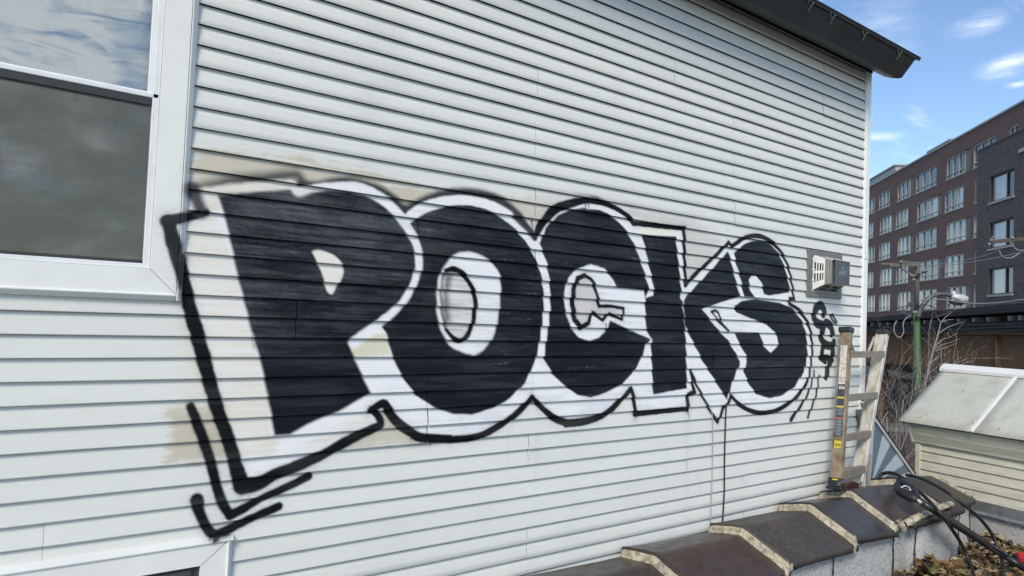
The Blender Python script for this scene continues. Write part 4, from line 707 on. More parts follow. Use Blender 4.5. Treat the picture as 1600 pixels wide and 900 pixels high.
# flared eave courses
for k, (za, wa, zb_, wb) in enumerate(((4.245, -0.030, 4.335, -0.072), (4.338, -0.066, 4.446, -0.112))):
    MB().prism([Q3(U0, wa-0.012, za-0.006), Q3(U0, wa-0.018, za+0.018), Q3(U0, wb-0.006, zb_), Q3(U0, wb+0.05, zb_), Q3(U0, wa+0.03, za)], us*(UW+0.02-U0)).build('eave_course', m_cream, shed, bevel=0.002)
MB().prism([Q3(UW+0.022, -0.045, 4.232), Q3(UW+0.022, -0.128, 4.452), Q3(UW+0.022, 0.02, 4.452), Q3(UW+0.022, 0.02, 4.232)], us*0.03).build('corner_trim', m_cream, shed, bevel=0.003)
sv = np.array(Q3(0, WR, ZRG))-np.array(Q3(0, -0.15, ZEV)); nv_ = np.cross(us, sv); nv_ /= np.linalg.norm(nv_); nv_ *= np.sign(nv_[2])
for (ua, ub) in ((UE, 0.115), (0.113, -1.3), (-1.302, U0-0.1)):
    mb = MB(); gr = [[np.array(Q3(lerp(ua, ub, i/12), -0.15, ZEV))+sv*(j/6)+nv_*0.004*(float(fbm(i*0.7+ua*3, j*0.8, 6))-0.5)*2 for j in range(7)] for i in range(13)]; mb.grid(gr)
    o = mb.build('roof_sheet', m_sheet, shed, smooth=True); md = o.modifiers.new('t', 'SOLIDIFY'); md.thickness = 0.008
    for (uu, ff) in ((ua-0.22, 0.10), (ub+0.06, 0.13), (lerp(ua, ub, .5), 0.62)):
        pz = np.array(Q3(uu, -0.15, ZEV))+sv*ff+nv_*0.004; MB().tube([pz, pz+nv_*0.007], [0.011, 0.007], 8).build('screw', mat('rusty_screw', (0.16, 0.12, 0.09), 0.7), o)
for ub in (0.114, -1.301): MB().bar(np.array(Q3(ub, -0.162, ZEV-0.002))+nv_*0.012, np.array(Q3(ub, WR-0.02, ZRG))+nv_*0.004, 0.030, 0.022, up=nv_).build('batten', m_cap, shed, bevel=0.003)
sv2 = np.array([sv[0]*-1+2*0, 0, 0])
bk = MB(); w2 = WR+(WR+0.15); bk.prism([Q3(UE, WR, ZRG), Q3(UE, w2, ZEV), Q3(UE, w2, ZEV-0.008), Q3(UE, WR, ZRG-0.01)], -us*(UE-U0+0.1)); bk.build('roof_sheet', m_sheet, shed)
gb = MB(); gb.prism([Q3(UW, 0.02, 4.40), Q3(UW, 1.40, 4.40), Q3(UW, WR, ZRG-0.03)], us*0.02); gb.build('gable', m_cream, shed)
rc = MB(); rc.prism([Q3(UE+0.02, WR-0.095, ZRG-0.048), Q3(UE+0.02, WR-0.092, ZRG-0.012), Q3(UE+0.02, WR-0.01, ZRG+0.045), Q3(UE+0.02, WR+0.01, ZRG+0.045), Q3(UE+0.02, WR+0.095, ZRG-0.03), Q3(UE+0.02, WR+0.09, ZRG-0.05), Q3(UE+0.02, WR, ZRG+0.01)], -us*(UE-U0+0.14)); rc.build('ridge_cap', m_cap, shed, bevel=0.003)

# ================================================================== hoses, plug, red cap
def px3(L_): return [onZ(x, y, z) for x, y, z in L_]
def hose(pts, r, label, nm='black_hose', m_=None):
    o = MB().tube(spline(px3(pts), 8), r, 10).build(nm, m_ or mat('hose_rubber', (0.012, 0.012, 0.013), 0.42, var=0.3, scale=20, dirt=(0.05, 0.048, 0.045), dirt_amt=0.4, dscale=12), smooth=True); tag(o, label, 'hose', 'black hoses over the parapet'); return o
hose([(1374, 748, 4.05), (1378, 741, 4.09), (1388, 738.5, 4.12), (1400, 741, 4.12), (1415, 750, 4.09), (1434, 766, 4.05), (1455, 786, 3.98), (1472, 806, 3.90), (1488, 828, 3.72), (1502, 850, 3.56), (1514, 876, 3.42), (1522, 900, 3.36), (1530, 930, 3.33)], 0.0165, 'black hose arching up from behind the coping and down onto the leaves')
hose([(1416, 742, 4.06), (1432, 745, 4.065), (1450, 752, 4.06), (1478, 768, 4.02), (1505, 788, 3.93), (1530, 809, 3.80), (1549, 833, 3.64), (1561, 860, 3.50), (1567, 885, 3.42), (1569, 910, 3.38), (1572, 935, 3.36)], 0.0155, 'black hose running over the last coping tile, farthest of the hoses')
hose([(1434, 780, 4.0), (1452, 793, 3.95), (1475, 809, 3.86), (1500, 825, 3.74), (1525, 841, 3.62), (1552, 858, 3.52), (1580, 875, 3.46), (1600, 888, 3.42), (1640, 915, 3.38)], 0.030, 'thickest black hose sloping from the plug down to the red cap')
hose([(1452, 790, 3.955), (1470, 800, 3.90), (1492, 814, 3.80), (1520, 832, 3.67), (1550, 852, 3.56), (1575, 868, 3.50)], 0.014, 'slim black hose lying along the top of the thickest hose')
pg = empty('cable_connector', onZ(1412, 768, 4.0)); tag(pg, 'chunky black cable connector with a pale ring lying on the coping tile', 'connector')
P = spline(px3([(1402, 756, 4.045), (1403, 762, 4.04), (1408, 768, 4.035), (1418, 774, 4.025), (1428, 779, 4.015), (1434, 782, 4.005)]), 6)
MB().tube(P, list(np.interp(np.linspace(0, 1, len(P)), [0, .08, .3, .5, .75, .92, 1], [0.015, 0.034, 0.042, 0.046, 0.042, 0.028, 0.018])), 12).build('body', m_blk, pg, smooth=True)
P = spline(px3([(1406, 752, 4.06), (1413, 755, 4.075), (1422, 760, 4.075), (1430, 768, 4.055), (1436, 777, 4.02)]), 6)
MB().tube(P, list(np.interp(np.linspace(0, 1, len(P)), [0, .3, .6, 1], [0.036, 0.040, 0.034, 0.016])), 12).build('grip', m_blk, pg, smooth=True)
P = spline(px3([(1408, 762, 4.09), (1413, 759.5, 4.10), (1419, 761, 4.10), (1423, 766, 4.09)]), 5); MB().tube(P, 0.007, 8).build('pale_ring', mat('pale_plastic', (0.5, 0.5, 0.5), 0.4), pg, smooth=True)
P = px3([(1431, 780, 4.015), (1436, 783, 4.0), (1440, 786, 3.99)]); MB().tube(P, [0.016, 0.019, 0.017], 10).build('ferrule', mat('dull_pale', (0.42, 0.41, 0.38), 0.5, 0.4), pg, smooth=True)
rc0 = onZ(1597, 872, 3.44); rb = empty('red_plug', rc0); tag(rb, 'red plastic plug on the thick black hose at the right edge', 'plug')
ax = np.array([0.80, -0.55, -0.1]); ax /= np.linalg.norm(ax); sx = np.cross(ax, (0, 0, 1)); sx /= np.linalg.norm(sx); uz = np.cross(sx, ax)
MB().tube([rc0-ax*0.055, rc0-ax*0.05, rc0+ax*0.02, rc0+ax*0.10, rc0+ax*0.11], [0.04, 0.048, 0.055, 0.062, 0.055], 8).build('shell', mat('red_plastic', (0.42, 0.012, 0.02), 0.4, var=0.1), rb, bevel=0.004)
MB().tube([rc0-ax*0.075-uz*0.01, rc0-ax*0.05-uz*0.01], 0.036, 10).build('collar', m_blk, rb)

# ================================================================== fallen leaves
lv, lf, lc = [], [], []
pal = [(0.13, 0.085, 0.045), (0.19, 0.13, 0.07), (0.26, 0.20, 0.12), (0.08, 0.05, 0.028), (0.32, 0.26, 0.165), (0.15, 0.14, 0.055), (0.20, 0.115, 0.05), (0.36, 0.31, 0.22), (0.06, 0.042, 0.028)]
def hgt(x, y):
    return 0.02+0.15*math.exp(-((x-6.88)/0.20)**2-((y+0.90)/0.14)**2)+0.05*math.exp(-((y+0.95)/0.25)**2)+0.11*math.exp(-((x-8.45)/0.35)**2-((y+0.72)/0.22)**2)
for k in range(2600):
    x = rng.uniform(6.2, 9.0); y = -0.73-abs(rng.normal(0, 0.33)) if k % 3 else rng.uniform(-1.5, -0.75)
    if 6.9 < x < 7.9 and y > -0.83: y -= 0.12
    if (x-8.72)*math.cos(a_)-(y+0.75)*math.sin(a_) > -0.04: continue
    if x < 6.6 and rng.random() < 0.5: continue
    h = hgt(x, y); z = ZR+h*rng.uniform(0.15, 1)+0.004; s_ = rng.uniform(0.03, 0.095)*(1 if k % 5 else 1.25)
    R_ = (Matrix.Rotation(rng.uniform(0, 6.28), 3, 'Z') @ Matrix.Rotation(rng.normal(0, 0.55), 3, 'X') @ Matrix.Rotation(rng.normal(0, 0.55), 3, 'Y'))
    cu_ = rng.uniform(0.1, 1.0)*rng.choice((-1, 1, 1)); base = len(lv); wd = rng.uniform(0.30, 0.5)
    for (u, w) in ((-0.5, 0), (-0.25, -wd*.8), (-0.25, 0), (-0.25, wd*.8), (0.08, -wd), (0.08, 0), (0.08, wd), (0.5, 0)):
        p = R_ @ Vector((u*2*s_*0.7, w*s_, cu_*s_*(abs(w)*1.3+u*u*1.2)-0.0)); lv.append((x+p.x, y+p.y, z+p.z))
    for q in ((0, 2, 1), (0, 3, 2), (1, 2, 5, 4), (2, 3, 6, 5), (4, 5, 7), (5, 6, 7)): lf.append(tuple(base+j for j in q))
    c_ = np.array(pal[rng.integers(len(pal))])*rng.uniform(0.65, 1.25); lc += [(*c_, 1)]*8
lm = MB(); lm.v = lv; lm.f = lf; o = lm.build('fallen_leaves', mat('dry_leaf', rough=0.7, var=0.25, scale=60, attr='paint', spec=0.3), cols=lc)
tag(o, 'dry brown fallen leaves drifted against the parapet', 'leaves', kind='stuff')

# ================================================================== far buildings
class Facade:
    def __init__(s, px, depth, azdeg):
        a = rad(azdeg); s.e = np.array([math.sin(a), math.cos(a), 0]); s.n = np.array([-math.cos(a), math.sin(a), 0]); s.o = atd(px, 450, depth); s.o[2] = 0
        if s.n @ (CAM-s.o) < 0: s.n = -s.n
    def P(s, u, z, o=0.0): return s.o-s.e*u+s.n*o+np.array([0, 0, z])      # u grows to the right
    def inv(s, x, y, o=0.0): q = onP(s.n, s.o+s.n*o, x, y); return -((q-s.o) @ s.e), q[2]
    def box(s, mb, u0, u1, z0, z1, o0, o1): return mb.obox(s.P(u0, z0, o0), -s.e*(u1-u0), s.n*(o1-o0), (0, 0, z1-z0))
def solve_rows(f, x, ys): return [f.inv(x, y)[1] for y in ys]
m_brown = mat('brown_brick', (0.145, 0.090, 0.076), 0.85, var=0.16, scale=1.2, dirt=(0.080, 0.052, 0.048), dirt_amt=0.5, dscale=0.4, speck=(0.15, 0.10, 0.092), speck_amt=0.5, sscale=9, stretch=(1, 1, 3))
m_tan = mat('tan_brick', (0.20, 0.185, 0.165), 0.85, var=0.15, scale=6, stretch=(1, 1, 3))
m_wfr = mat('window_frame_pale', (0.46, 0.45, 0.41), 0.5, var=0.05)
m_fgl = mat('far_glass', (0.05, 0.06, 0.068), 0.06, 0.0, var=0.5, scale=0.5, spec=0.9)
m_fgl2 = mat('far_glass_curtain', (0.42, 0.43, 0.42), 0.08, 0.0, var=0.3, scale=0.9, spec=1.0, stretch=(1, 1, 0.4))
m_fgl3 = mat('far_glass_warm', (0.17, 0.16, 0.14), 0.1, 0.0, var=0.5, scale=1.5, spec=0.8)
m_conc = mat('concrete_sill', (0.38, 0.37, 0.35), 0.9, var=0.1)
fb_ = Facade(1503, 64, 46.7)
zs = solve_rows(fb_, 1503, [271, 323.5, 376, 430, 481]); FLOOR = (zs[0]-zs[-1])/4; zroof = fb_.inv(1503, 213)[1]; WH = 1.95
bb = empty('apartment_block', fb_.P(0, 0, -4)); tag(bb, 'long brown brick apartment block with rows of pale framed windows', 'building')
odd = [(1352, 1366.5, 0), (1372.5, 1390, 0), (1401.5, 1421, 1), (1430, 1463, 0), (1478, 1507, 1), (1520, 1556, 0), (1576, 1591, 0), (1604, 1640, 0)]
even = [(1350, 1364, 0), (1374, 1391.4, 1), (1398.5, 1418.5, 0), (1432, 1464, 1), (1475, 1505, 0), (1522, 1525.5, 0), (1540, 1580, 0), (1590, 1625, 0)]
ul, ur = fb_.inv(1340, 400)[0], fb_.inv(1660, 400)[0]
wall = MB(); DEP = 0.22; zlist = zs+[zs[-1]-FLOOR, zs[-1]-2*FLOOR, zs[-1]-3*FLOOR]
zlist = [z for z in zlist if z > 0.6]
wall_rows = []
fb_.box(wall, ul, ur, zlist[0]+WH, zroof, -14, 0)
for r, z in enumerate(zlist):
    nx = zlist[r+1]+WH if r+1 < len(zlist) else 0.0
    fb_.box(wall, ul, ur, nx, z, -14, 0)
    fb_.box(wall, ul, ur, z, z+WH, -14, -DEP-0.12)
    cur = ul
    for wi, (xa, xb, pn) in enumerate(odd if r % 2 == 0 else even):
        zr_ = zs[0] if r == 0 else z
        # horizontal position read along the sill of this row
        def u_at(x):
            n_ = 0
            lo, hi = 200, 700
            for _ in range(40):
                mid = (lo+hi)/2
                if fb_.inv(x, mid)[1] > z: lo = mid
                else: hi = mid
            return fb_.inv(x, mid)[0]
        ua, ub = u_at(xa), u_at(xb)
        fb_.box(wall, cur, ua, z, z+WH, -DEP-0.12, 0); cur = ub
        if pn:
            up_ = min(ub+1.15, u_at((odd if r % 2 == 0 else even)[wi+1][0])) if wi < 7 else ub
            fb_.box(MB(), ub, up_, z, z+WH, -DEP, -0.10).build('infill_panel', m_tan, bb); cur = up_
        fr_ = MB(); w_ = ub-ua; n3 = 3 if w_ > 2.2 else (2 if w_ > 1.2 else 1); t_ = 0.09
        fb_.box(fr_, ua, ub, z, z+t_, -DEP, -0.06); fb_.box(fr_, ua, ub, z+WH-t_, z+WH, -DEP, -0.06); fb_.box(fr_, ua, ub, z+0.40, z+0.46, -DEP, -0.08)
        for q in range(n3+1):
            uc = lerp(ua, ub-t_, q/n3); fb_.box(fr_, uc, uc+t_, z+t_, z+WH-t_, -DEP, -0.07)
        wo_ = fr_.build('window', m_wfr, bb)
        for q in range(n3):
            g_ = MB(); fb_.box(g_, lerp(ua, ub-t_, q/n3)+t_, lerp(ua, ub-t_, (q+1)/n3), z+t_, z+WH-t_, -DEP+0.01, -DEP+0.05); g_.build('pane', (m_fgl if r == 0 else (m_fgl2, m_fgl2, m_fgl3, m_fgl2, m_fgl, m_fgl2, m_fgl3)[(q*5+r*11+wi*13+(wi*r) % 5) % 7]), wo_)
        sl2 = MB(); fb_.box(sl2, ua-0.05, ub+0.05, z-0.10, z, -0.1, 0.05); sl2.build('sill', m_conc, wo_)
    fb_.box(wall, cur, ur, z, z+WH, -DEP-0.12, 0)
wall.build('wall', m_brown, bb)
cpb = MB(); fb_.box(cpb, ul, ur, zroof, zroof+0.16, -0.5, 0.10); cpb.build('roof_coping', mat('coping_grey', (0.32, 0.33, 0.34), 0.6, 0.2), bb)
for (xa, xb, h_, ya) in ((1352, 1413, 1.7, 290), (1468, 1504, 1.0, 225)):
    ua, ub = fb_.inv(xa, ya, -3)[0], fb_.inv(xb, ya, -3)[0]; g_ = MB(); fb_.box(g_, ua, ub, zroof, zroof+h_+0.4, -6, -2.0); g_.build('roof_penthouse', mat('penthouse_grey', (0.34, 0.36, 0.38), 0.6), bb); g_ = MB(); fb_.box(g_, ua-0.2, ub+0.2, zroof+h_+0.4, zroof+h_+0.55, -6.2, -1.8); g_.build('penthouse_cap', MATS['coping_grey'], bb)

fk = Facade(1560, 47, 46.7)
m_brick = bpy.data.materials.new('dark_brick'); m_brick.use_nodes = True; n = m_brick.node_tree.nodes; l = m_brick.node_tree.links; bsd = n['Principled BSDF']; bsd.inputs['Roughness'].default_value = 0.85
tcn = n.new('ShaderNodeTexCoord'); vr = n.new('ShaderNodeVectorRotate'); vr.rotation_type = 'Z_AXIS'; vr.inputs['Angle'].default_value = rad(46.7-90); l.new(tcn.outputs['Object'], vr.inputs[0])
sp_ = n.new('ShaderNodeSeparateXYZ'); l.new(vr.outputs[0], sp_.inputs[0]); cb_ = n.new('ShaderNodeCombineXYZ'); l.new(sp_.outputs[0], cb_.inputs[0]); l.new(sp_.outputs[2], cb_.inputs[1])
bt = n.new('ShaderNodeTexBrick'); bt.inputs['Scale'].default_value = 1; bt.inputs['Brick Width'].default_value = 0.40; bt.inputs['Row Height'].default_value = 0.135; bt.inputs['Mortar Size'].default_value = 0.014; bt.inputs['Color1'].default_value = (0.040, 0.034, 0.033, 1); bt.inputs['Color2'].default_value = (0.095, 0.072, 0.066, 1); bt.inputs['Mortar'].default_value = (0.17, 0.155, 0.145, 1)
l.new(cb_.outputs[0], bt.inputs['Vector']); l.new(bt.outputs[0], bsd.inputs['Base Color'])
kb = empty('brick_building', fk.P(4, 0, -4)); tag(kb, 'dark brick building with black framed windows at the right edge', 'building')
uL = fk.inv(1525.5, 380)[0]; uR = fk.inv(1720, 380)[0]; zt_ = fk.inv(1560, 222)[1]; wz = [fk.inv(1560, y)[1] for y in (313, 386.5, 460)]; wz.append(wz[-1]-(wz[0]-wz[2])/2); hz_ = (wz[0]-wz[2])/2
wk = MB(); wins = [(fk.inv(1545.5, 391)[0], fk.inv(1583.5, 381)[0]), (fk.inv(1612, 375)[0], fk.inv(1660, 365)[0])]
WHK = 1.75; fk.box(wk, uL, uR, wz[0]+WHK, zt_, -9, 0)
for r, z in enumerate(wz):
    nx = wz[r+1]+WHK if r < 3 else 0; fk.box(wk, uL, uR, nx, z, -9, 0); fk.box(wk, uL, uR, z, z+WHK, -9, -0.3); cur = uL
    for (ua, ub) in wins:
        fk.box(wk, cur, ua, z, z+WHK, -0.3, 0); cur = ub
        f2 = MB(); t_ = 0.09; um = lerp(ua, ub, 0.63)
        for (u0_, u1_, z0_, z1_) in ((ua, ub, z, z+t_), (ua, ub, z+WHK-t_, z+WHK), (ua, ua+t_, z, z+WHK), (ub-t_, ub, z, z+WHK), (um, um+0.14, z+t_, z+WHK-t_)): fk.box(f2, u0_, u1_, z0_, z1_, -0.26, -0.10)
        wo_ = f2.build('window', mat('black_frame', (0.018, 0.018, 0.02), 0.5), kb)
        g_ = MB(); fk.box(g_, ua+t_, um, z+t_, z+WHK-t_, -0.22, -0.18); g_.build('pane', m_fgl2, wo_); g_ = MB(); fk.box(g_, um+0.14, ub-t_, z+t_, z+WHK-t_, -0.22, -0.18); g_.build('pane', m_fgl, wo_)
        g_ = MB(); fk.box(g_, ua-0.12, ub+0.05, z-0.13, z, -0.2, 0.07); g_.build('sill', m_conc, wo_)
    fk.box(wk, cur, uR, z, z+WHK, -0.3, 0)
wk.build('wall', m_brick, kb)
g_ = MB(); fk.box(g_, uL-0.05, uR, zt_, zt_+0.10, -9, 0.05); g_.build('roof_coping', mat('dark_coping', (0.05, 0.05, 0.055), 0.6), kb)
ua, za_ = fk.inv(1594, 237); g_ = MB(); fk.box(g_, ua, ua+1.4, za_-0.1, za_+0.12, 0, 0.12); g_.build('ledge', m_conc, kb)

# ================================================================== elevated railway
fv = Facade(1600, 30, 38.0)
via = empty('elevated_railway', fv.P(0, 0, -1)); tag(via, 'rusty steel elevated railway girder under a black timber deck', 'viaduct')
uA = fv.inv(1335, 540)[0]; uB = fv.inv(1760, 540)[0]
def zl(u, pts):     # height line through two pixels
    (x1, y1), (x2, y2) = pts; a = fv.inv(x1, y1); b = fv.inv(x2, y2); return a[1]+(u-a[0])*(b[1]-a[1])/(b[0]-a[0])
TOP = ((1440, 489.5), (1600, 475)); MID = ((1440, 521), (1600, 521.5)); BOT = ((1440, 570), (1600, 577.5))
def sbox(mb, u0, u1, za, zb_, o0, o1):     # box whose long edges follow the grade
    c = [fv.P(u, z, o) for (u, z, o) in ((u0, za(u0), o0), (u1, za(u1), o0), (u1, za(u1), o1), (u0, za(u0), o1), (u0, zb_(u0), o0), (u1, zb_(u1), o0), (u1, zb_(u1), o1), (u0, zb_(u0), o1))]
    i = len(mb.v); mb.v += [tuple(p) for p in c]; mb.f += [tuple(i+k for k in q) for q in ((0, 3, 2, 1), (4, 5, 6, 7), (0, 1, 5, 4), (1, 2, 6, 5), (2, 3, 7, 6), (3, 0, 4, 7))]; return mb
zT = lambda u: zl(u, TOP); zM = lambda u: zl(u, MID); zB = lambda u: zl(u, BOT)
m_rustg = mat('rusty_girder', (0.105, 0.058, 0.025), 0.85, 0.1, var=0.25, scale=0.7, stretch=(1, 1, 0.5), dirt=(0.115, 0.055, 0.025), dirt_amt=0.7, dscale=0.9, speck=(0.07, 0.04, 0.022), speck_amt=0.35, sscale=5)
m_rustd = mat('dark_rust', (0.05, 0.028, 0.017), 0.9, var=0.3, scale=2)
m_tim = mat('tarred_timber', (0.010, 0.010, 0.011), 0.8, var=0.4, scale=2)
sbox(MB(), uA, uB, zB, zM, -0.05, 0.0).build('girder_web', m_rustg, via)
sbox(MB(), uA, uB, lambda u: zB(u)-0.05, lambda u: zB(u)+0.03, -0.25, 0.22).build('bottom_flange', m_rustd, via); sbox(MB(), uA, uB, lambda u: zM(u)-0.04, lambda u: zM(u)+0.04, -0.25, 0.22).build('top_flange', m_rustd, via)
sbox(MB(), uA, uB, zB, zM, -6.0, -5.9).build('girder_web', m_rustg, via)
k = 0
for xs_ in (1350, 1412.5, 1480, 1561, 1640, 1690):
    u = fv.inv(xs_, 540)[0]; mb = MB(); sbox(mb, u-0.10, u+0.10, lambda q: zB(q)+0.031, lambda q: zM(q)-0.041, 0.001, 0.05); sbox(mb, u-0.015, u+0.015, lambda q: zB(q)+0.031, lambda q: zM(q)-0.041, 0.05, 0.16); mb.build('stiffener', m_rustg, via); k += 1
sbox(MB(), uA, uB, lambda u: zM(u)+0.041, lambda u: lerp(zM(u), zT(u), 0.42), -6.2, 0.12).build('deck_beam', m_tim, via)
sbox(MB(), uA, uB, lambda u: lerp(zM(u), zT(u), 0.425), lambda u: lerp(zM(u), zT(u), 0.70), -6.2, -0.35).build('deck_core', m_tim, via)
sbox(MB(), uA, uB, lambda u: lerp(zM(u), zT(u), 0.72), zT, -6.3, 0.35).build('walkway_edge', m_tim, via)
m_tie = mat('tie_end', (0.20, 0.19, 0.165), 0.85, var=0.25, scale=4)
for xs_ in np.concatenate([[1366, 1379, 1391, 1404, 1416, 1430], [1449, 1460, 1481, 1502.5, 1526, 1549, 1583, 1599, 1622, 1650]]):
    u = fv.inv(xs_, 495)[0]; sbox(MB(), u-0.10, u+0.10, lambda q: lerp(zM(q), zT(q), 0.45), lambda q: lerp(zM(q), zT(q), 0.45)+0.20, -0.34, 0.16).build('tie', m_tie, via)
for q, (f0, oo_) in enumerate(((0.10, .15), (0.20, .16), (0.30, .15), (0.36, 0.17))):
    P = [fv.P(u, lerp(zM(u), zT(u), f0)+0.03*math.sin(u*0.9+q*2), oo_) for u in np.linspace(uA, uB, 40)]; MB().tube(P, 0.022, 6).build('deck_cable', mat('deck_cable', (0.05, 0.05, 0.055), 0.5), via)
for xs_ in (1372, 1655):
    u = fv.inv(xs_, 600)[0]
    for oo_ in (-0.3, -5.9):
        mb = MB(); fv.box(mb, u-0.22, u+0.22, 0, zB(u)-0.06, oo_-0.16, oo_-0.13); fv.box(mb, u-0.22, u+0.22, 0, zB(u)-0.06, oo_+0.13, oo_+0.16); fv.box(mb, u-0.02, u+0.02, 0, zB(u)-0.06, oo_-0.13, oo_+0.13); mb.build('column', m_rustg, via)

# ================================================================== pole, lamp, wires
T_ = 22.0
def at(x, y, t=T_): return atd(x, y, t)
up = empty('utility_pole', (at(1434, 620)[0], at(1434, 620)[1], 0)); tag(up, 'utility pole with green lower shaft and grey timber top', 'pole')
b0 = at(1434.5, 640); d_ = at(1432, 490)-b0; foot_ = b0-d_*(b0[2]/d_[2])
m_green = mat('green_paint', (0.045, 0.115, 0.035), 0.6, var=0.25, scale=3, stretch=(3, 3, 0.5), dirt=(0.03, 0.05, 0.02), dirt_amt=0.5, dscale=2)
m_wood = mat('grey_timber', (0.13, 0.12, 0.105), 0.9, var=0.35, scale=8, stretch=(3, 3, 0.3), bump=0.3, bscale=30)
MB().tube([foot_, b0, at(1432.2, 488)], [0.115, 0.105, 0.085], 16).build('lower_shaft', m_green, up, smooth=True)
MB().tube([at(1432.2, 486), at(1432.2, 489.5)], 0.098, 16).build('collar', m_wfr, up, smooth=True)
MB().tube([at(1432, 486), at(1433, 440), at(1433.5, 409)], [0.068, 0.066, 0.062], 12).build('timber_top', m_wood, up, smooth=True)
for (a, b, w) in (((1390, 414), (1434, 413.5), 0.10), ((1376, 412), (1432, 414), 0.06), ((1422, 432), (1447, 424), 0.07)):
    MB().bar(at(*a, T_-0.12), at(*b, T_-0.12), 0.07, w).build('crossarm', m_wood, up)
for (a, b) in (((1404, 416), (1430, 433)), ((1408, 408), (1432, 411))): MB().bar(at(*a, T_-0.1), at(*b, T_-0.1), 0.04, 0.045).build('brace', m_wood, up)
for (x, y) in ((1424, 430), (1428, 437), (1437, 426), (1444, 423), (1442, 430), (1448, 422), (1408, 409)): MB().tube([at(x, y+2, T_-0.2), at(x, y+1, T_-0.2), at(x, y-2, T_-0.2)], [0.02, 0.045, 0.03], 8).build('insulator', mat('insulator', (0.22, 0.2, 0.19), 0.3), up)
for (x, y, w, h) in ((1420, 492, 11, 4), (1411, 489, 7, 4), (1424, 475, 6, 5)): p = at(x, y, T_-0.15); MB().box((p[0]-w*0.008, p[1]-0.08, p[2]-h*0.01), (p[0]+w*0.008, p[1]+0.08, p[2]+h*0.01)).build('splice_box', mat('splice', (0.07, 0.07, 0.075), 0.5), up, bevel=0.01)
sl_o = empty('street_lamp', at(1437, 492)); tag(sl_o, 'cobra-head street lamp with curved arm on the green pole', 'street lamp')
P = spline([at(x, y, T_-0.15) for x, y in ((1434, 496), (1438, 484), (1444, 474), (1453, 465), (1463, 460.5), (1474, 459.5), (1484, 461.5), (1489, 463))], 6); MB().tube(P, list(np.linspace(0.075, 0.05, len(P))), 10).build('arm', mat('arm_grey', (0.10, 0.105, 0.11), 0.5, 0.3), sl_o, smooth=True)
P = [at(x, y, T_-0.15) for x, y in ((1486, 464), (1490, 464), (1496, 465.5), (1503, 467), (1509, 468.5), (1512, 470))]
mb = MB(); mb.tube(P, [0.06, 0.105, 0.13, 0.14, 0.12, 0.03], 14); hd = mb.build('lamp_head', mat('lamp_head', (0.50, 0.51, 0.51), 0.45, 0.2), sl_o, smooth=True)
P = [at(x, y, T_-0.15) for x, y in ((1481, 468), (1487, 470), (1495, 471), (1503, 471.5), (1510, 471))]; MB().tube(P, [0.03, 0.10, 0.125, 0.11, 0.03], 12).build('lens', mat('lamp_lens', (0.05, 0.06, 0.055), 0.3), hd, smooth=True)
MB().tube([at(1490, 463, T_-0.15), at(1490, 460, T_-0.15), at(1490, 456.5, T_-0.15), at(1490, 454.5, T_-0.15)], [0.065, 0.06, 0.055, 0.03], 12).build('photocell', mat('photocell', (0.55, 0.55, 0.54), 0.5), hd, smooth=True)
m_wire = mat('wire', (0.02, 0.02, 0.022), 0.5); m_wirel = mat('pale_wire', (0.30, 0.31, 0.32), 0.5)
def wire(pts, label, m_=m_wire, r=0.011, cat='wire'):
    P = spline([at(x, y, t) for x, y, t in pts], 8); o = MB().tube(P, r, 6).build('overhead_wire', m_, smooth=True); tag(o, label, cat, 'overhead wires'); return o
wire([(1434, 415, 21.8), (1470, 416, 20.5), (1508, 411, 19), (1560, 402, 17), (1640, 384, 15)], 'topmost pale wire from the pole top towards the brick building', m_wirel, 0.009)
wire([(1434, 470, 21.8), (1470, 468, 21), (1520, 474, 20), (1560, 473, 19), (1600, 468, 18), (1660, 462, 17)], 'thick pale wire crossing the brick wall just above the railway', m_wirel, 0.016)
wire([(1362, 492, 22), (1385, 486, 22), (1410, 480, 22), (1424, 474, 21.9)], 'black wire rising to the splice on the pole, upper of two')
wire([(1362, 499, 22), (1390, 491, 22), (1412, 483, 22), (1425, 477, 21.9)], 'black wire rising to the splice on the pole, lower of two')
wire([(1434, 474, 21.8), (1452, 478, 21.6), (1475, 486, 21.4), (1500, 487, 21), (1600, 478, 19)], 'black wire sagging under the lamp head towards the right')
wire([(1424, 494, 21.8), (1416, 497, 21.7), (1411, 506, 21.7), (1412, 517, 21.7), (1409, 525, 21.7), (1403, 527, 21.7), (1398, 520, 21.7), (1397, 510, 21.7), (1401, 501, 21.7)], 'pale coiled wire loop hanging left of the green pole', m_wirel, 0.013)
p2 = empty('timber_pole', at(1652, 470, 17)*np.array([1, 1, 0])); tag(p2, 'timber crossarm of a utility pole entering at the right edge', 'pole')
q = at(1652, 470, 17); MB().tube([(q[0], q[1], 0), (q[0], q[1], 8.6)], [0.15, 0.12], 14).build('shaft', m_wood, p2, smooth=True)
MB().bar(at(1547, 378, 16.8), at(1660, 368, 16.8), 0.10, 0.085).build('crossarm', mat('brown_timber', (0.085, 0.065, 0.05), 0.85, var=0.3, scale=6), p2, bevel=0.008)
for x, y in ((1549, 375), (1582, 371.5), (1546, 381)): MB().tube([at(x, y-2, 16.75), at(x, y+1.5, 16.75)], [0.03, 0.035], 8).build('insulator', MATS['insulator'], p2)
wire([(1549, 371, 16.8), (1553, 369.5, 16.8), (1562, 370, 16.8), (1574, 373, 16.8)], 'short wire looped on top of the timber crossarm', m_wirel, 0.008)
wire([(1434, 417, 21.8), (1480, 411, 20), (1520, 404, 18.5), (1545, 397, 17.5), (1562, 391, 16.8)], 'faint wire rising from the pole top to the drooping loop', m_wirel, 0.008)
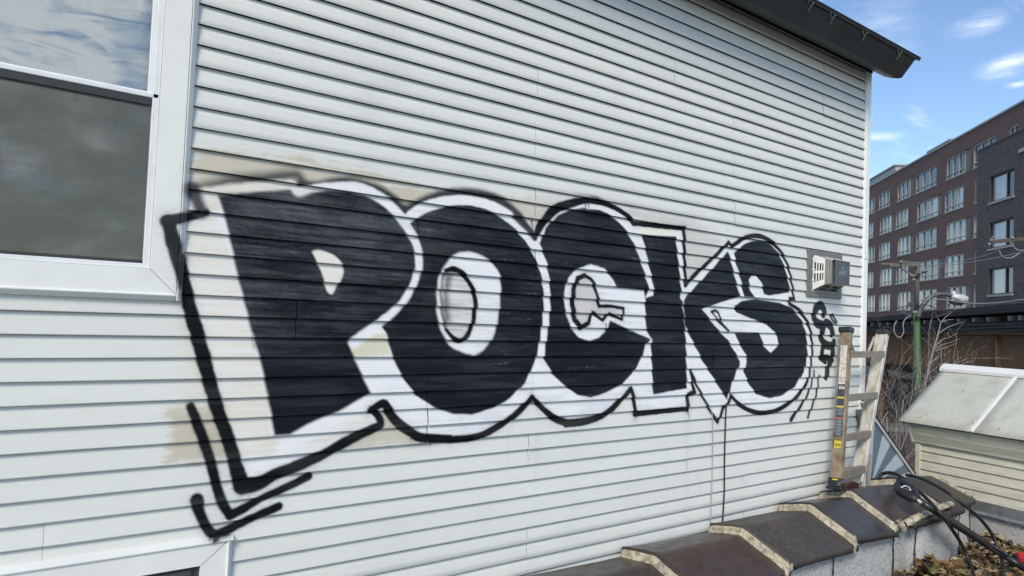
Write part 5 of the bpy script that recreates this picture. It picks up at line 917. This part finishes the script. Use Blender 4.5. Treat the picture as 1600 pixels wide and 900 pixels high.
wire([(1562, 392, 16.8), (1564, 398, 16.8), (1572, 403, 16.8), (1582, 402, 16.8), (1594, 395, 16.8)], 'pale wire drooping in a loop below the timber crossarm', m_wirel, 0.010)
wire([(1584, 386, 16.8), (1590, 390.5, 16.8), (1598, 391, 16.8), (1615, 388, 16.8)], 'pale wire loop under the crossarm at the picture edge', m_wirel, 0.010)

# ================================================================== bare shrubs and sapling
m_bark = mat('grey_bark', (0.29, 0.265, 0.24), 0.9, var=0.35, scale=30); m_barkd = mat('brown_bark', (0.13, 0.095, 0.08), 0.9, var=0.35, scale=30)
def grow(mb, p, d, ln, r, depth, rr):
    n_ = 5; P = [p]; q = p; dd = d.copy()
    for k in range(n_):
        dd = dd+np.array([rr.gauss(0, .12), rr.gauss(0, .12), rr.gauss(0, .08)+0.03]); dd /= np.linalg.norm(dd); q = q+dd*ln/n_; P.append(q)
    mb.tube(P, list(np.linspace(r, r*0.55, n_+1)), 5 if r < 0.01 else 7)
    if depth <= 0: return
    for k in range(rr.choice((2, 3, 3)) + (1 if depth > 1 else 0)):
        i = rr.randint(1, n_); s_ = np.array([rr.gauss(0, 1), rr.gauss(0, 1), rr.gauss(0.3, 0.5)]); s_ -= dd*(s_ @ dd); s_ /= np.linalg.norm(s_)+1e-6
        nd_ = dd*0.75+s_*0.75; nd_ /= np.linalg.norm(nd_); grow(mb, P[i], nd_, ln*rr.uniform(.45, .75), r*0.55, depth-1, rr)
def shrub(base, stems, h, seed, label, m_, depth=3, r=0.016, lean=(0, 0)):
    rr = random.Random(seed); root = empty('bare_shrub', base)
    for k in range(stems):
        mb = MB(); d = np.array([rr.gauss(lean[0], .25), rr.gauss(lean[1], .25), 1.0]); d /= np.linalg.norm(d); b = np.array(base)+np.array([rr.gauss(0, .18), rr.gauss(0, .18), 0]); mb.tube([b-np.array([0, 0, 0.1]), b+d*h*0.35], [r, r*0.9], 7); grow(mb, b+d*h*0.35, d, h*0.45, r*0.9, depth, rr); mb.build('stem', m_, root, smooth=True)
    tag(root, label, 'shrub', 'bare shrubs behind the roof'); return root
def gnd(x, y, t): p = at(x, y, t); return (p[0], p[1], 0.0)
shrub(gnd(1404, 700, 11.5), 7, 5.4, 3, 'bare pale twiggy shrub between the ladder and the shed, nearest', m_bark, 3, r=0.014)
shrub(gnd(1386, 700, 12.5), 6, 5.0, 8, 'bare brown twiggy shrub close behind the ladder', m_barkd, 4, r=0.014)
shrub(gnd(1422, 700, 13.5), 6, 4.6, 15, 'bare brown low shrub beside the shed corner', m_barkd, 3, r=0.014)
shrub(gnd(1374, 700, 14.0), 6, 5.2, 22, 'bare pale shrub half hidden behind the ladder rail', m_bark, 3, r=0.014)
shrub(gnd(1410, 700, 16.0), 7, 4.6, 29, 'bare brown shrub farthest back under the railway', m_barkd, 3, r=0.013)
shrub(gnd(1398, 700, 10.6), 7, 4.3, 41, 'dense low brown twigs just above the sunburst panel', m_barkd, 4, r=0.010)
tr = empty('bare_tree', gnd(1436, 640, 15)); tag(tr, 'slender bare sapling rising beside the green pole', 'tree')
def twig(pts, r0, r1, nm='branch', t=15): P = spline([at(x, y, t+dz) for x, y, dz in pts], 5); MB().tube(P, list(np.linspace(r0, r1, len(P))), 6).build(nm, m_bark, tr, smooth=True)
g0 = at(1430, 700, 15); MB().tube(spline([(g0[0], g0[1], 0), tuple(at(1434, 690, 15)), tuple(at(1441, 630, 15)), tuple(at(1448, 590, 15)), tuple(at(1458, 548, 15)), tuple(at(1465, 525, 15)), tuple(at(1470, 504, 15))], 6), list(np.linspace(0.032, 0.010, 37)), 8).build('trunk', m_bark, tr, smooth=True)
for pts in ([(1470, 504, 0), (1478, 495, 0), (1488, 487, 0.1)], [(1470, 504, 0), (1464, 495, 0), (1461, 488, -.1)], [(1471, 503, 0), (1480, 500, .1), (1491, 499, .2)], [(1463, 525, 0), (1458, 514, -.1), (1451, 506, -.2)], [(1465, 522, 0), (1480, 512, .1), (1495, 506, .2), (1506, 504, .3)], [(1458, 545, 0), (1449, 535, -.1), (1440, 527, -.2)], [(1459, 543, 0), (1472, 531, .1), (1484, 527, .2), (1494, 521, .3)], [(1460, 545, 0), (1475, 538, .2), (1488, 534, .3), (1500, 529, .4)], [(1461, 548, 0), (1478, 543, .1), (1496, 535, .2)], [(1452, 570, 0), (1464, 558, 0), (1467, 556, 0)], [(1484, 527, .2), (1481, 522, .2), (1482, 519, .2)], [(1450, 585, 0), (1462, 575, .1), (1480, 565, .2)], [(1447, 595, 0), (1438, 580, 0), (1433, 572, 0)], [(1490, 570, .2), (1494, 563, .2), (1497, 557, .2)], [(1500, 571, .2), (1510, 566, .2), (1520, 564, .2)], [(1444, 615, 0), (1454, 606, 0), (1464, 590, .1)], [(1440, 640, 0), (1450, 622, 0), (1462, 606, .1)]): twig(pts, 0.0095, 0.003)

# ================================================================== parked vehicles under the railway
def car(base, ang, paint_m, name, label, cat, van=False):
    root = empty(name, base); R_ = Matrix.Rotation(ang, 4, 'Z'); root.matrix_world = Matrix.Translation(Vector(base)) @ R_
    def part(mb, nm, m_, par=None, bevel=0.0, smooth=False):
        me = mb.build(nm, m_, None, smooth, bevel); me.parent = par or root; return me
    if van: pr = [(-2.5, .45), (-2.5, 2.2), (-2.35, 2.32), (1.2, 2.32), (1.9, 1.35), (2.5, 1.15), (2.6, .5)]; w = 0.98
    else: pr = [(-2.2, .35), (-2.25, .85), (-1.95, .98), (-1.55, 1.02), (-0.9, 1.45), (0.35, 1.45), (1.05, .98), (2.0, .86), (2.2, .65), (2.2, .35)]; w = 0.88
    body = part(MB().prism([(x, -w, z) for x, z in pr], (0, 2*w, 0)), 'body', paint_m, bevel=0.06)
    gl = mat('car_glass', (0.015, 0.017, 0.02), 0.08, spec=0.8)
    for sy in (-1, 1):
        q = [(0.4, 1.4), (1.15, 1.4), (1.6, 1.3), (0.4, 1.3)] if van else [(-1.35, 1.04), (-0.85, 1.38), (0.32, 1.38), (0.85, 1.02)]
        if van: q = [(0.35, 1.35), (0.35, 2.0), (1.25, 2.0), (1.7, 1.35)]
        part(MB().prism([(x, sy*(w+0.002), z) for x, z in q], (0, sy*0.012, 0)), 'side_window', gl, body)
        for wx in (-1.4, 1.45):
            wh = part(MB().tube([(wx, sy*(w-0.18), .33), (wx, sy*(w+0.02), .33)], .33, 20), 'wheel', m_blk); part(MB().tube([(wx, sy*(w+0.021), .33), (wx, sy*(w+0.03), .33)], .2, 14), 'rim', m_metal, wh)
        part(MB().box((pr[-1][0]-0.02, sy*0.6-0.14, .62), (pr[-1][0]+0.03, sy*0.6+0.14, .78)), 'headlight', m_wfr); part(MB().box((pr[0][0]-0.06, sy*0.65-0.12, .7), (pr[0][0]+0.0, sy*0.65+0.12, .9)), 'tail_light', mat('tail_red', (0.25, 0.01, 0.01), 0.3))
    xs0 = (1.25, 1.88, 2.28, 1.38) if van else (0.42, 1.02, 1.42, 1.02)
    part(MB().prism([(xs0[0]+0.03, -w+.12, xs0[2]), (xs0[1]+0.03, -w+.12, xs0[3]), (xs0[1]+0.03, w-.12, xs0[3]), (xs0[0]+0.03, w-.12, xs0[2])], (0.012, 0, 0.012)), 'windscreen', gl, body)
    tag(root, label, cat, 'vehicles parked under the railway'); return root
def g3(x, y): p = onZ(x, y, 0.02); return (p[0], p[1], 0.02)
car(g3(1462, 638), math.pi/2-rad(46.7)+math.pi, mat('van_paint', (0.34, 0.37, 0.43), 0.35, var=0.05), 'parked_van', 'pale blue grey van parked under the railway behind the green pole', 'van', True)
car(g3(1412, 735), math.pi/2-rad(46.7), mat('black_car_paint', (0.02, 0.02, 0.024), 0.25, var=0.1), 'parked_car', 'dark car parked below the bare shrubs', 'car')
car(g3(1390, 715), math.pi/2-rad(46.7), mat('grey_car_paint', (0.18, 0.18, 0.18), 0.3, 0.3, var=0.1), 'parked_car', 'grey car parked behind the ladder and shrubs', 'car')

# near-black shop front, added to stand for the deep shade under the railway
fs = Facade(1400, 44, 40.0); sh_ = empty('added_shade_front', fs.P(0, 0, -1)); tag(sh_, 'added near-black shop front standing in for shade under the railway, behind the shrubs', 'building')
ua, ub = fs.inv(1335, 600)[0], fs.inv(1442, 600)[0]; g_ = MB(); fs.box(g_, ua, ub, 0, 3.9, -3, 0); g_.build('wall', mat('shade_black_brick', (0.022, 0.019, 0.018), 0.9, var=0.4, scale=2), sh_)
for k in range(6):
    u0_ = lerp(ua, ub, (k+0.15)/6); u1_ = lerp(ua, ub, (k+0.85)/6); g_ = MB(); fs.box(g_, u0_, u1_, 0.6, 2.5, 0.002, 0.05); g_.build('added_shop_window', m_fgl, sh_)
g_ = MB(); fs.box(g_, ua, ub, 2.75, 3.15, 0.002, 0.12); g_.build('added_fascia', mat('fascia_grey', (0.16, 0.16, 0.16), 0.7, var=0.2, scale=3), sh_)
